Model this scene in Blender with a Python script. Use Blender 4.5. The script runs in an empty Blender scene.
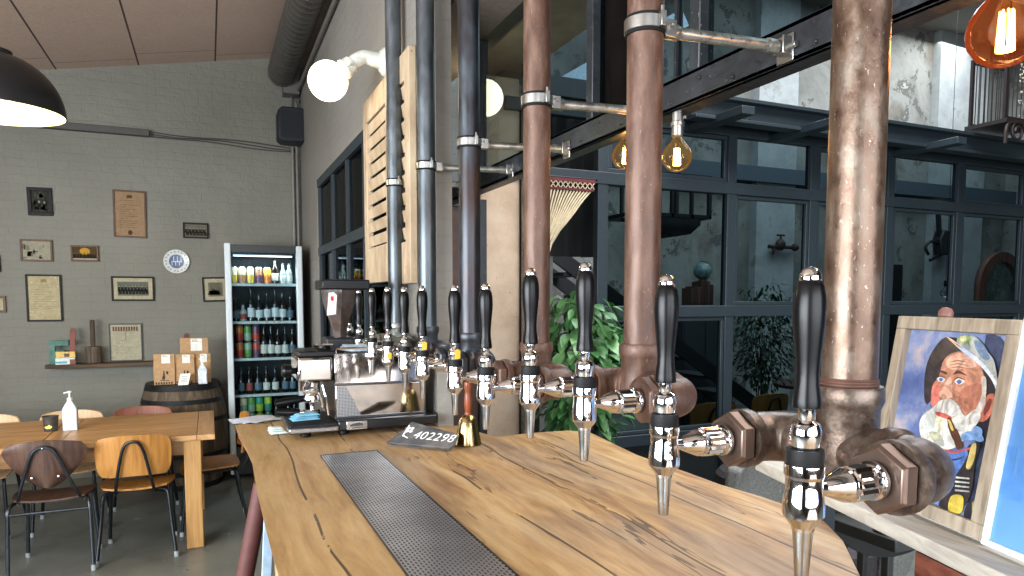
import bpy, bmesh, math, random
from math import sin, cos, pi, radians as R, sqrt, atan2
from mathutils import Vector as V, Matrix, noise
random.seed(7)
S = bpy.context.scene
COL = S.collection
# ---------------------------------------------------------------- camera, world, lights
FPX = 690.0; CAM_H = 1.65; PITCH = R(4.06); YAW = atan2(304, FPX / cos(PITCH))
cd = bpy.data.cameras.new('camera'); cam = bpy.data.objects.new('camera', cd); COL.objects.link(cam)
cd.sensor_width = 36; cd.lens = 36 * FPX / 1024; cd.shift_y = 61 / 1024; cd.clip_start = .05; cd.clip_end = 200
cam.location = (0, 0, CAM_H); cam.rotation_euler = (R(90) - PITCH, 0, -YAW)
S.camera = cam
S.view_settings.view_transform = 'Standard'; S.view_settings.look = 'None'
S.view_settings.gamma = 1; S.view_settings.use_curve_mapping = False
S.view_settings.exposure = 0.35
S.cycles.max_bounces = 8; S.cycles.glossy_bounces = 5; S.cycles.transparent_max_bounces = 16
S.cycles.caustics_reflective = False; S.cycles.caustics_refractive = False
S.cycles.sample_clamp_indirect = 4
W = bpy.data.worlds.new('world'); S.world = W; W.use_nodes = True
W.node_tree.nodes['Background'].inputs[0].default_value = (.62, .78, 1, 1)
W.node_tree.nodes['Background'].inputs[1].default_value = 2.5

def area(name, loc, target, sx, sy, power, color=(1, 1, 1)):
    l = bpy.data.lights.new(name, 'AREA'); l.shape = 'RECTANGLE'; l.size = sx; l.size_y = sy
    l.energy = power; l.color = color
    o = bpy.data.objects.new(name, l); COL.objects.link(o); o.location = loc
    o.rotation_euler = (V(target) - V(loc)).to_track_quat('-Z', 'Y').to_euler()
    return o
# daylight through the big windows in the left and rear walls, and through the hall's rooflights
area('window_daylight_left', (-3.9, .9, 1.65), (.4, 4.2, .5), 5.2, 1.6, 560, (.92, .96, 1))
area('window_daylight_rear', (1.0, -3.4, 2.0), (.6, 3, 1.0), 5.0, 2.2, 230, (.95, .97, 1))
area('rooflight_daylight', (3.0, 1.2, 5.6), (2.2, 1.6, 1), 3.2, 4.0, 330, (1, .98, .95))
area('hall_rooflight', (7.6, 5.9, 5.9), (7.4, 6.5, 1), 10, 1.8, 330, (.92, .97, 1))

_c = V((sin(YAW) * cos(PITCH), cos(YAW) * cos(PITCH), -sin(PITCH)))
_r = V((cos(YAW), -sin(YAW), 0)); _u = _r.cross(_c)
def hit(px, py, X=None, Y=None, z=None):
    """the point of the plane X=, Y= or z= seen at a pixel of the photograph"""
    d = _c + _r * ((px - 512) / FPX) - _u * ((py - 349) / FPX)
    t = X / d.x if X is not None else Y / d.y if Y is not None else (z - CAM_H) / d.z
    return V((0, 0, CAM_H)) + d * t

# ---------------------------------------------------------------- materials
def lin(c):
    return tuple((v / 12.92 if v <= .04045 else ((v + .055) / 1.055) ** 2.4) for v in (x / 255 for x in c))
_mc = {}
def nodes(name):
    m = bpy.data.materials.new(name); m.use_nodes = True
    return m, m.node_tree, m.node_tree.nodes['Principled BSDF']
def N(t, typ, **kw):
    n = t.nodes.new(typ)
    for k, v in kw.items(): setattr(n, k, v)
    return n
def coords(t, scale=(1, 1, 1), kind='Object', rot=(0, 0, 0)):
    tc = N(t, 'ShaderNodeTexCoord'); mp = N(t, 'ShaderNodeMapping')
    mp.inputs['Scale'].default_value = scale; mp.inputs['Rotation'].default_value = rot
    t.links.new(tc.outputs[kind], mp.inputs[0]); return mp.outputs[0]
def ntex(t, vec, scale, detail=4, rough=.55, dist=0):
    n = N(t, 'ShaderNodeTexNoise'); n.inputs['Scale'].default_value = scale; n.inputs['Detail'].default_value = detail
    n.inputs['Roughness'].default_value = rough; n.inputs['Distortion'].default_value = dist
    t.links.new(vec, n.inputs['Vector']); return n.outputs['Fac']
def ramp(t, fac, stops):
    r = N(t, 'ShaderNodeValToRGB'); e = r.color_ramp.elements
    while len(e) > 1: e.remove(e[-1])
    for i, (p, c) in enumerate(stops):
        x = e[0] if i == 0 else e.new(p)
        x.position = p; x.color = (*lin(c), 1)
    t.links.new(fac, r.inputs[0]); return r.outputs[0]
def mixc(t, fac, a, b, mode='MIX'):
    m = N(t, 'ShaderNodeMix', data_type='RGBA', blend_type=mode)
    if isinstance(fac, (int, float)): m.inputs[0].default_value = fac
    else: t.links.new(fac, m.inputs[0])
    for s, v in ((6, a), (7, b)):
        if isinstance(v, tuple): m.inputs[s].default_value = (*lin(v), 1)
        else: t.links.new(v, m.inputs[s])
    return m.outputs[2]
def math_(t, op, a, b=None, c=None):
    m = N(t, 'ShaderNodeMath', operation=op)
    for i, v in enumerate((a, b, c)):
        if v is None: continue
        if isinstance(v, (int, float)): m.inputs[i].default_value = v
        else: t.links.new(v, m.inputs[i])
    return m.outputs[0]
def bump(t, b, h, strength, dist=.01):
    n = N(t, 'ShaderNodeBump'); n.inputs['Strength'].default_value = strength; n.inputs['Distance'].default_value = dist
    t.links.new(h, n.inputs['Height']); t.links.new(n.outputs[0], b.inputs['Normal'])
def flat(c, rough=.5, metal=0, spec=.5, emit=0, var=.06):
    """a plain material with a faint procedural mottling"""
    k = ('flat', c, rough, metal, spec, emit)
    if k in _mc: return _mc[k]
    m, t, b = nodes('plain'); b.inputs['Roughness'].default_value = rough; b.inputs['Metallic'].default_value = metal
    b.inputs['Specular IOR Level'].default_value = spec
    f = ntex(t, coords(t), 35, 2)
    lo = tuple(x * (1 - var) for x in c); hi = tuple(min(255, x * (1 + var)) for x in c)
    t.links.new(ramp(t, f, [(.3, lo), (.7, hi)]), b.inputs['Base Color'])
    if emit:
        b.inputs['Emission Color'].default_value = (*lin(c), 1); b.inputs['Emission Strength'].default_value = emit
    _mc[k] = m; return m
def blotch(c1, c2, c3, scale=8, rough=(.5, .8), metal=0, bmp=.2, stretch=(1, 1, 1), detail=6, stops=(.3, .5, .7), bd=.004, speck=None):
    k = ('blotch', c1, c2, c3, scale, rough, metal, bmp, stretch, stops, bd, speck)
    if k in _mc: return _mc[k]
    m, t, b = nodes('mottled'); b.inputs['Metallic'].default_value = metal
    vec = coords(t, stretch)
    f = ntex(t, vec, scale, detail, .62)
    col = ramp(t, f, [(stops[0], c1), (stops[1], c2), (stops[2], c3)])
    if speck:
        f2 = ntex(t, vec, scale * 9, 3, .6)
        mk = math_(t, 'GREATER_THAN', f2, speck[1]); col = mixc(t, mk, col, speck[0])
    t.links.new(col, b.inputs['Base Color'])
    g = ntex(t, vec, scale * 4, 4)
    mr = N(t, 'ShaderNodeMapRange'); mr.inputs[3].default_value = rough[0]; mr.inputs[4].default_value = rough[1]
    mr.inputs[1].default_value = .3; mr.inputs[2].default_value = .7
    t.links.new(g, mr.inputs[0]); t.links.new(mr.outputs[0], b.inputs['Roughness'])
    if bmp: bump(t, b, g, bmp, bd)
    _mc[k] = m; return m
def wood(c1, c2, c3, axis='Y', scale=1.0, rough=.5, plank=0, bmp=.12, spec=.4):
    k = ('wood', c1, c2, c3, axis, scale, rough, plank)
    if k in _mc: return _mc[k]
    m, t, b = nodes('wood_grain'); b.inputs['Roughness'].default_value = rough; b.inputs['Specular IOR Level'].default_value = spec
    st = {'X': (.07, 1, 1), 'Y': (1, .07, 1), 'Z': (1, 1, .07)}[axis]
    vec = coords(t, tuple(s * scale for s in st))
    f = ntex(t, vec, 22, 6, .6, .6)
    col = ramp(t, f, [(.28, c1), (.5, c2), (.72, c3)])
    t.links.new(col, b.inputs['Base Color']); bump(t, b, f, bmp, .003)
    _mc[k] = m; return m
def glassy(name, tint=(235, 245, 245), rough=.0, fac=.12):
    """a thin pane: clear with fresnel reflection"""
    if name in _mc: return _mc[name]
    m, t, b = nodes(name); t.nodes.remove(b)
    out = t.nodes['Material Output']
    tr = N(t, 'ShaderNodeBsdfTransparent'); tr.inputs[0].default_value = (*lin(tint), 1)
    gl = N(t, 'ShaderNodeBsdfGlossy'); gl.inputs['Roughness'].default_value = rough
    lw = N(t, 'ShaderNodeLayerWeight'); lw.inputs[0].default_value = fac * .45
    mx = N(t, 'ShaderNodeMixShader')
    t.links.new(lw.outputs['Fresnel'], mx.inputs[0]); t.links.new(tr.outputs[0], mx.inputs[1]); t.links.new(gl.outputs[0], mx.inputs[2])
    t.links.new(mx.outputs[0], out.inputs[0]); _mc[name] = m; return m
def chrome_mat():
    m, t, b = nodes('chrome'); b.inputs['Metallic'].default_value = 1; b.inputs['Base Color'].default_value = (.74, .74, .75, 1)
    f = ntex(t, coords(t), 60, 2)
    mr = N(t, 'ShaderNodeMapRange'); mr.inputs[3].default_value = .03; mr.inputs[4].default_value = .09
    t.links.new(f, mr.inputs[0]); t.links.new(mr.outputs[0], b.inputs['Roughness']); return m
CHROME = chrome_mat()
STEEL = flat((176, 176, 172), .3, 1)
GALV = blotch((120, 122, 118), (160, 162, 156), (196, 196, 188), 30, (.25, .5), .9, .1)
BLACK_PAINT = blotch((24, 27, 30), (34, 38, 42), (48, 52, 56), 14, (.3, .5), 0, .3, bd=.002, speck=((150, 152, 150), .70))
BLACK = flat((9, 9, 10), .30, 0, .22)
BLACK_MAT = flat((14, 14, 15), .6, 0, .25)
GRAPHITE = flat((38, 48, 54), .42)
RUBBER = flat((14, 14, 14), .75, 0, .25)
RUST = blotch((54, 36, 28), (88, 62, 49), (114, 90, 76), 26, (.38, .56), .25, .35, (1, 1, .3), speck=((122, 100, 90), .68), bd=.002)
RUST2 = blotch((58, 38, 28), (92, 72, 58), (118, 106, 94), 24, (.26, .46), .6, .35, (1, 1, .6), speck=((140, 128, 118), .67), bd=.002)
IRON = blotch((54, 38, 32), (92, 78, 68), (124, 112, 102), 24, (.28, .5), .7, .35, speck=((150, 100, 76), .66), bd=.002)
DSTEEL = blotch((52, 36, 32), (62, 64, 68), (96, 104, 112), 6, (.28, .45), .75, .25, (1, 1, .4), bd=.002)
BSTEEL = blotch((58, 60, 62), (88, 94, 98), (120, 128, 134), 6, (.28, .45), .75, .25, (1, 1, .4), bd=.002)

# ---------------------------------------------------------------- mesh builder
OM = {}                                              # object name -> its world matrix
class MB:
    def __init__(s): s.v = []; s.f = []; s.fm = []; s.mats = []; s.cur = 0
    def mat(s, m):
        if m not in s.mats: s.mats.append(m)
        s.cur = s.mats.index(m); return s
    def add(s, vs, fs):
        o = len(s.v); s.v += [V(x) for x in vs]
        for f in fs: s.f.append([i + o for i in f]); s.fm.append(s.cur)
        return s
    def box(s, c, d, rz=0, M=None):
        c = V(c); hx, hy, hz = (x / 2 for x in d)
        m = M or Matrix.Rotation(rz, 3, 'Z')
        vs = [c + m @ V((x, y, z)) for x in (-hx, hx) for y in (-hy, hy) for z in (-hz, hz)]
        return s.add(vs, [(0, 1, 3, 2), (4, 6, 7, 5), (0, 4, 5, 1), (2, 3, 7, 6), (0, 2, 6, 4), (1, 5, 7, 3)])
    def bb(s, a, b):
        a = V(a); b = V(b); return s.box((a + b) / 2, [abs(b[i] - a[i]) for i in range(3)])
    def bar(s, p, q, w, h, up=(0, 0, 1)):
        p = V(p); q = V(q); d = q - p; y = d.normalized(); x = y.cross(V(up)).normalized(); z = x.cross(y)
        return s.box((p + q) / 2, (w, d.length, h), M=Matrix((x, y, z)).transposed())
    def lathe(s, prof, o=(0, 0, 0), ax=(0, 0, 1), n=24, capped=True, rib=None):
        o = V(o); z = V(ax).normalized(); x = (V((1, 0, 0)) if abs(z.x) < .9 else V((0, 1, 0))).cross(z).normalized(); y = z.cross(x)
        b = len(s.v); k = len(prof)
        for r, h in prof:
            for i in range(n):
                a = 2 * pi * i / n; rr = r * (rib[1] if rib and i % 2 and rib[0][0] <= h <= rib[0][1] else 1)
                s.v.append(o + z * h + (x * cos(a) + y * sin(a)) * rr)
        for j in range(k - 1):
            for i in range(n):
                i2 = (i + 1) % n
                s.f.append([b + j * n + i, b + j * n + i2, b + (j + 1) * n + i2, b + (j + 1) * n + i]); s.fm.append(s.cur)
        if capped:
            s.f.append([b + i for i in reversed(range(n))]); s.fm.append(s.cur)
            s.f.append([b + (k - 1) * n + i for i in range(n)]); s.fm.append(s.cur)
        return s
    def cyl(s, p, q, r, r2=None, n=20):
        p = V(p); q = V(q); return s.lathe([(r, 0), (r2 if r2 is not None else r, (q - p).length)], p, q - p, n)
    def tube(s, pts, r, n=10, smooth=0, closed=False):
        P = [V(p) for p in pts]
        if smooth:
            Q = []
            L = len(P)
            for i in range(L if closed else L - 1):
                p0 = P[(i - 1) % L] if closed or i else P[0]; p1 = P[i]; p2 = P[(i + 1) % L]
                p3 = P[(i + 2) % L] if closed or i + 2 < L else P[-1]
                for k in range(smooth):
                    t = k / smooth
                    Q.append(.5 * ((2 * p1) + (p2 - p0) * t + (2 * p0 - 5 * p1 + 4 * p2 - p3) * t * t + (3 * p1 - p0 - 3 * p2 + p3) * t ** 3))
            if not closed: Q.append(P[-1])
            P = Q
        L = len(P); b = len(s.v); T = []
        for i in range(L):
            a = P[(i - 1) % L] if closed or i else P[i]; c = P[(i + 1) % L] if closed or i + 1 < L else P[i]
            T.append((c - a).normalized())
        x = T[0].orthogonal().normalized()
        for i in range(L):
            x = (x - T[i] * x.dot(T[i])).normalized(); y = T[i].cross(x)
            rr = r(i / (L - 1)) if callable(r) else r
            for k in range(n):
                a = 2 * pi * k / n; s.v.append(P[i] + (x * cos(a) + y * sin(a)) * rr)
        for i in range(L if closed else L - 1):
            for k in range(n):
                k2 = (k + 1) % n; j = (i + 1) % L
                s.f.append([b + i * n + k, b + i * n + k2, b + j * n + k2, b + j * n + k]); s.fm.append(s.cur)
        if not closed:
            s.f.append([b + k for k in reversed(range(n))]); s.fm.append(s.cur)
            s.f.append([b + (L - 1) * n + k for k in range(n)]); s.fm.append(s.cur)
        return s
    def prism(s, poly, o, ex, ey, d):
        """polygon in the (ex, ey) frame at o, extruded by the vector d"""
        o = V(o); ex = V(ex); ey = V(ey); d = V(d); n = len(poly)
        vs = [o + ex * a + ey * b for a, b in poly]; vs += [v + d for v in vs]
        return s.add(vs, [list(range(n))[::-1], list(range(n, 2 * n))] + [(i, (i + 1) % n, n + (i + 1) % n, n + i) for i in range(n)])
    def ball(s, c, r, n=20, sq=(1, 1, 1)):
        c = V(c); m = n // 2; b = len(s.v)
        for j in range(1, m):
            for i in range(n):
                th = pi * j / m; ph = 2 * pi * i / n
                s.v.append(c + V((r * sq[0] * sin(th) * cos(ph), r * sq[1] * sin(th) * sin(ph), r * sq[2] * cos(th))))
        s.v.append(c + V((0, 0, r * sq[2]))); s.v.append(c - V((0, 0, r * sq[2]))); t = len(s.v) - 2
        for j in range(m - 2):
            for i in range(n):
                i2 = (i + 1) % n; s.f.append([b + j * n + i, b + (j + 1) * n + i, b + (j + 1) * n + i2, b + j * n + i2]); s.fm.append(s.cur)
        for i in range(n):
            i2 = (i + 1) % n
            s.f.append([t, b + i, b + i2]); s.fm.append(s.cur)
            s.f.append([t + 1, b + (m - 2) * n + i2, b + (m - 2) * n + i]); s.fm.append(s.cur)
        return s
    def sheet(s, fn, nu, nv, th=None):
        """a curved board: fn(u, v) -> (point, normal), thickness th"""
        b = len(s.v); K = (nu + 1) * (nv + 1)
        A = []; B = []
        for j in range(nv + 1):
            for i in range(nu + 1):
                p = fn(i / nu, j / nv)
                A.append(V(p))
        for j in range(nv + 1):
            for i in range(nu + 1):
                q = A[j * (nu + 1) + min(i + 1, nu)] - A[j * (nu + 1) + max(i - 1, 0)]
                w = A[min(j + 1, nv) * (nu + 1) + i] - A[max(j - 1, 0) * (nu + 1) + i]
                nn = q.cross(w); nn = nn.normalized() if nn.length > 1e-12 else V((0, 0, 1))
                B.append(A[j * (nu + 1) + i] - nn * (th or 0))
        s.v += A + (B if th else [])
        ix = lambda i, j, o: b + o * K + j * (nu + 1) + i
        for j in range(nv):
            for i in range(nu):
                s.f.append([ix(i, j, 0), ix(i + 1, j, 0), ix(i + 1, j + 1, 0), ix(i, j + 1, 0)]); s.fm.append(s.cur)
                if th: s.f.append([ix(i, j, 1), ix(i, j + 1, 1), ix(i + 1, j + 1, 1), ix(i + 1, j, 1)]); s.fm.append(s.cur)
        if th:
            for i in range(nu):
                s.f.append([ix(i, 0, 1), ix(i + 1, 0, 1), ix(i + 1, 0, 0), ix(i, 0, 0)]); s.fm.append(s.cur)
                s.f.append([ix(i, nv, 0), ix(i + 1, nv, 0), ix(i + 1, nv, 1), ix(i, nv, 1)]); s.fm.append(s.cur)
            for j in range(nv):
                s.f.append([ix(0, j, 0), ix(0, j + 1, 0), ix(0, j + 1, 1), ix(0, j, 1)]); s.fm.append(s.cur)
                s.f.append([ix(nu, j, 1), ix(nu, j + 1, 1), ix(nu, j + 1, 0), ix(nu, j, 0)]); s.fm.append(s.cur)
        return s
    def build(s, name, mat=None, parent=None, bevel=0, sharp=32, seg=2, **props):
        me = bpy.data.meshes.new(name)
        M = OM[parent.name] if parent else Matrix.Identity(4)
        if parent is None:                            # origin at the base centre of the shape
            xs = [v.x for v in s.v]; ys = [v.y for v in s.v]; zs = [v.z for v in s.v]
            M = Matrix.Translation(((min(xs) + max(xs)) / 2, (min(ys) + max(ys)) / 2, min(zs)))
        Mi = M.inverted()
        me.from_pydata([Mi @ v for v in s.v], [], s.f)
        for m in ([mat] if mat and not s.mats else s.mats): me.materials.append(m)
        bm = bmesh.new(); bm.from_mesh(me)
        bm.faces.ensure_lookup_table()
        if s.mats and len(s.mats) > 1:
            for i, f in enumerate(bm.faces): f.material_index = s.fm[i]
        bmesh.ops.recalc_face_normals(bm, faces=bm.faces)
        a = R(sharp)
        for f in bm.faces: f.smooth = True
        for e in bm.edges:
            if len(e.link_faces) != 2 or e.calc_face_angle(0) > a: e.smooth = False
        bm.to_mesh(me); bm.free()
        o = bpy.data.objects.new(name, me); COL.objects.link(o)
        if parent: o.parent = parent
        else: o.matrix_world = M
        OM[o.name] = M.copy()
        if bevel:
            b = o.modifiers.new('bevel', 'BEVEL'); b.width = bevel; b.segments = seg; b.limit_method = 'ANGLE'; b.angle_limit = R(40)
            b.harden_normals = False
        for k, v in props.items(): o[k] = v
        return o
def thing(name, label, cat, loc=(0, 0, 0), rz=0, group=None, kind=None):
    o = bpy.data.objects.new(name, None); COL.objects.link(o); o.location = loc; o.rotation_euler = (0, 0, rz)
    o.empty_display_size = .05
    OM[o.name] = Matrix.Translation(loc) @ Matrix.Rotation(rz, 4, 'Z')
    if kind: o['kind'] = kind
    if label: o['label'] = label
    if cat: o['category'] = cat
    if group: o['group'] = group
    return o
def tag(o, label, cat, group=None, kind=None):
    o['label'] = label; o['category'] = cat
    if group: o['group'] = group
    if kind: o['kind'] = kind
    return o
def struct(o): o['kind'] = 'structure'; return o
def copy_tree(o, parent=None):
    c = o.copy(); COL.objects.link(c)
    if parent: c.parent = parent; c.matrix_parent_inverse = o.matrix_parent_inverse.copy()
    for ch in list(o.children): copy_tree(ch, c)
    return c
def dup(o, loc, rz, label, group=None, mats=None):
    c = copy_tree(o); c.location = loc; c.rotation_euler = (0, 0, rz); c['label'] = label
    if group: c['group'] = group
    if mats:
        for ch in [c] + [x for x in c.children]:
            for base, m in mats.items():
                if ch.name.split('.')[0] == base and ch.type == 'MESH':
                    ch.data = ch.data.copy(); ch.data.materials.clear(); ch.data.materials.append(m)
    return c
def rect_ring(mb, o, ex, ey, w, h, t, d):
    """a rectangular frame w x h with members t wide, extruded by d"""
    o = V(o); ex = V(ex); ey = V(ey)
    for a, b in (((0, 0), (w, t)), ((0, h - t), (w, h)), ((0, t), (t, h - t)), ((w - t, t), (w, h - t))):
        mb.prism([(a[0], a[1]), (b[0], a[1]), (b[0], b[1]), (a[0], b[1])], o, ex, ey, d)
    return mb
FONT = {'0': '757', }
def wpos(t, scale=(1, 1, 1)):
    g = N(t, 'ShaderNodeNewGeometry'); mp = N(t, 'ShaderNodeMapping'); mp.inputs['Scale'].default_value = scale
    t.links.new(g.outputs['Position'], mp.inputs[0]); return mp.outputs[0]
def sep(t, vec):
    s = N(t, 'ShaderNodeSeparateXYZ'); t.links.new(vec, s.inputs[0]); return s.outputs
def line_mask(t, val, period, off, width):
    """1 on thin lines every period"""
    a = math_(t, 'SUBTRACT', val, off); a = math_(t, 'DIVIDE', a, period); a = math_(t, 'FRACT', a)
    return math_(t, 'LESS_THAN', a, width)
def brick_mat(c1, c2, along='X', bmp=.5):
    m, t, b = nodes('painted_brick'); b.inputs['Roughness'].default_value = .62
    p = sep(t, wpos(t)); cv = N(t, 'ShaderNodeCombineXYZ')
    t.links.new(p[0 if along == 'X' else 1], cv.inputs[0]); t.links.new(p[2], cv.inputs[1])
    wob = ntex(t, wpos(t), 3, 4)
    br = N(t, 'ShaderNodeTexBrick'); br.inputs['Scale'].default_value = 1
    br.inputs['Brick Width'].default_value = .24; br.inputs['Row Height'].default_value = .075
    br.inputs['Mortar Size'].default_value = .008; br.inputs['Mortar Smooth'].default_value = .8
    ad = N(t, 'ShaderNodeVectorMath', operation='ADD'); sc = N(t, 'ShaderNodeVectorMath', operation='SCALE')
    nv = N(t, 'ShaderNodeTexNoise'); nv.inputs['Scale'].default_value = 4; t.links.new(wpos(t), nv.inputs['Vector'])
    t.links.new(nv.outputs['Color'], sc.inputs[0]); sc.inputs['Scale'].default_value = .05
    t.links.new(cv.outputs[0], ad.inputs[0]); t.links.new(sc.outputs[0], ad.inputs[1]); t.links.new(ad.outputs[0], br.inputs['Vector'])
    inv = math_(t, 'SUBTRACT', 1.0, br.outputs['Fac'])
    f = ntex(t, wpos(t), 7, 6, .65); f2 = ntex(t, wpos(t), 1.3, 3)
    h = math_(t, 'ADD', math_(t, 'MULTIPLY', inv, .16), math_(t, 'MULTIPLY', f, 1.9)); h = math_(t, 'ADD', h, math_(t, 'MULTIPLY', f2, 1.2))
    t.links.new(mixc(t, math_(t, 'MULTIPLY', br.outputs['Fac'], .12), ramp(t, f2, [(.35, c1), (.65, c2)]), tuple(x * .86 for x in c1)), b.inputs['Base Color'])
    bump(t, b, h, bmp, .018); return m
M_BACK = brick_mat((113, 112, 101), (122, 121, 110))
M_SIDE = brick_mat((128, 124, 116), (138, 134, 126), 'Y', .35)
M_END = brick_mat((96, 108, 116), (116, 128, 134), 'X', .5)
def floor_mat():
    m, t, b = nodes('worn_concrete')
    f = ntex(t, wpos(t), 1.6, 7, .6, .4); f2 = ntex(t, wpos(t), 4.2, 6, .7); f3 = ntex(t, wpos(t), 30, 3)
    col = ramp(t, f, [(.3, (92, 94, 88)), (.5, (114, 116, 110)), (.7, (130, 132, 124))])
    mk = math_(t, 'GREATER_THAN', f2, .665)
    col = mixc(t, mk, col, (170, 178, 172)); t.links.new(col, b.inputs['Base Color'])
    mr = N(t, 'ShaderNodeMapRange'); mr.inputs[3].default_value = .16; mr.inputs[4].default_value = .5
    t.links.new(f2, mr.inputs[0]); t.links.new(mr.outputs[0], b.inputs['Roughness'])
    bump(t, b, f3, .06, .004); return m
def ceil_mat():
    m, t, b = nodes('wood_wool_board'); b.inputs['Roughness'].default_value = .9
    p = sep(t, wpos(t))
    f = ntex(t, wpos(t, (1, 2.4, 1)), 42, 5, .75, 1.5); f2 = ntex(t, wpos(t), 1.2, 3)
    col = ramp(t, f, [(.3, (168, 144, 128)), (.5, (198, 174, 158)), (.7, (222, 200, 184))])
    col = mixc(t, .25, col, ramp(t, f2, [(.3, (176, 150, 134)), (.7, (212, 190, 174))]))
    m1 = line_mask(t, p[0], .654, .121, .022); 
    row = math_(t, 'FLOOR', math_(t, 'DIVIDE', math_(t, 'SUBTRACT', p[0], .121), .654))
    yy = math_(t, 'ADD', p[1], math_(t, 'MULTIPLY', math_(t, 'MODULO', math_(t, 'ABSOLUTE', row), 2), .14))
    m2 = math_(t, 'MULTIPLY', line_mask(t, yy, 2.4, .02, .004), .7)
    mk = math_(t, 'MAXIMUM', m1, m2)
    t.links.new(mixc(t, mk, col, (74, 58, 50)), b.inputs['Base Color']); bump(t, b, f, .5, .01); return m
def plaster_mat():
    m, t, b = nodes('old_plaster'); b.inputs['Roughness'].default_value = .85
    f = ntex(t, wpos(t), .9, 7, .62, .5); f2 = ntex(t, wpos(t), 2.6, 6, .7, .3); f3 = ntex(t, wpos(t), 12, 4)
    col = ramp(t, f, [(.36, (104, 104, 98)), (.46, (120, 120, 114)), (.56, (136, 136, 130)), (.64, (112, 106, 96))])
    mk = math_(t, 'GREATER_THAN', f2, .57); mk2 = math_(t, 'GREATER_THAN', f2, .66)
    col = mixc(t, mk, col, (92, 90, 84)); col = mixc(t, mk2, col, (150, 152, 148))
    t.links.new(col, b.inputs['Base Color']); bump(t, b, math_(t, 'ADD', f3, mk), .5, .02); return m
def white_mat():
    m, t, b = nodes('whitewash'); b.inputs['Roughness'].default_value = .8
    f = ntex(t, wpos(t), 2.2, 6, .65); f2 = ntex(t, wpos(t), 10, 5, .7)
    col = ramp(t, f, [(.35, (138, 142, 142)), (.6, (162, 166, 164)), (.72, (124, 124, 118))])
    col = mixc(t, math_(t, 'GREATER_THAN', f2, .68), col, (112, 112, 106))
    t.links.new(col, b.inputs['Base Color']); bump(t, b, f2, .4, .01); return m
M_FLOOR, M_CEIL, M_PLAST, M_WHITE = floor_mat(), ceil_mat(), plaster_mat(), white_mat()
M_TAUPE = flat((118, 108, 96), .8)
M_GLASS = glassy('pane_glass', (128, 146, 152), 0, .14)
M_CREAM = blotch((186, 162, 138), (206, 182, 158), (218, 198, 176), 5, (.7, .85), 0, .3, bd=.006, speck=((150, 128, 108), .72))

# ---------------------------------------------------------------- the room
XL, YR, XH, YH = -4.2, -3.8, 13.6, 8.2
mb = MB().bb((XL - .2, YR - .2, -.12), (XH, YH, 0)); struct(mb.build('floor', M_FLOOR))
zc = lambda x: 3.648 + (x + 1.448) * .189
mb = MB().add([(x, y, zc(x) + d) for x in (XL, 1.02) for y in (YR, 7.4) for d in (0, .12)], [(0, 1, 3, 2), (4, 6, 7, 5), (0, 4, 5, 1), (2, 3, 7, 6), (0, 2, 6, 4), (1, 5, 7, 3)])
struct(mb.build('ceiling', M_CEIL))
struct(MB().bb((XL - .2, 7.4, 0), (.97, 7.6, 4.3)).build('wall_back', M_BACK))
XW, YE = .905, 2.86
WT = .07
wy0, wy1, wz0, wz1 = 3.72, 6.36, 1.02, 2.70
mb = MB()
mb.bb((XW, YE, 0), (XW + WT, wy0, 4.3)); mb.bb((XW, wy1, 0), (XW + WT, 7.4, 4.3))
mb.bb((XW, wy0, 0), (XW + WT, wy1, wz0)); mb.bb((XW, wy0, wz1), (XW + WT, wy1, 4.3))
struct(mb.build('wall_side', M_SIDE))
# wall over the opening and the hall walls
struct(MB().bb((1.0, YR, 2.92), (1.06, 4.0, 6.2)).bb((1.06, YR, 2.92), (1.34, 4.0, 3.1)).build('wall_over_opening', M_TAUPE))
struct(MB().bb((XW + WT, 4.02, 0), (1.53, 4.2, 6.2)).build('wall_end', M_END))
mb = MB().bb((.97, YH, 0), (XH, YH + .2, 6.2)); struct(mb.build('wall_hall', M_PLAST))
mb = MB()
for a, b in (((749, 787)), ((925, 973))):
    x0 = hit(a, 250, Y=YH).x; x1 = hit(b, 250, Y=YH).x; mb.bb((x0, YH - .14, 0), (x1, YH, 6.2))
struct(mb.build('trim_1', M_WHITE))
struct(MB().bb((XH, YR, 0), (XH + .2, YH, 6.2)).build('wall_right', M_PLAST))
# hall roof with a rooflight opening
mb = MB(); 
for a, b in (((.97, YR), (1.3, YH)), ((4.8, YR), (XH, 4.9)), ((1.3, YR), (4.8, -1)), ((1.3, 3.4), (4.8, 4.9)), ((1.3, 6.9), (XH, YH)), ((1.3, 4.9), (2.6, 6.9)), ((12.8, 4.9), (XH, 6.9))):
    mb.bb((*a, 6.2), (*b, 6.3))
struct(mb.build('ceiling_hall', flat((120, 116, 108), .8)))
# left wall and rear wall with large windows behind the photographer
def wall_with_windows(name, horiz, const, a0, a1, z1, openings, th=.2):
    mb = MB()
    xs = sorted([a0, a1] + [v for o in openings for v in o[:2]])
    def put(u0, u1, z0, zz):
        if horiz: mb.bb((u0, const - th, z0), (u1, const, zz))
        else: mb.bb((const - th, u0, z0), (const, u1, zz))
    prev = a0
    for o in sorted(openings):
        put(prev, o[0], 0, z1); put(o[0], o[1], 0, o[2]); put(o[0], o[1], o[3], z1); prev = o[1]
    put(prev, a1, 0, z1)
    return struct(mb.build(name, flat((88, 84, 78) if name == 'wall_left' else (70, 52, 43), .75)))
LW = [(-2.6, -1.0, .9, 3.0), (-.6, 1.0, .9, 3.0), (1.4, 3.0, .9, 3.0)]
RW = [(-2.8, -.8, .9, 3.1), (-.3, 1.7, .9, 3.1), (2.4, 4.4, .9, 3.6)]
wall_with_windows('wall_left', False, XL, YR, 7.4, 3.9, LW)
wall_with_windows('wall_rear', True, YR, XL, XH, 6.2, RW)
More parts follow.
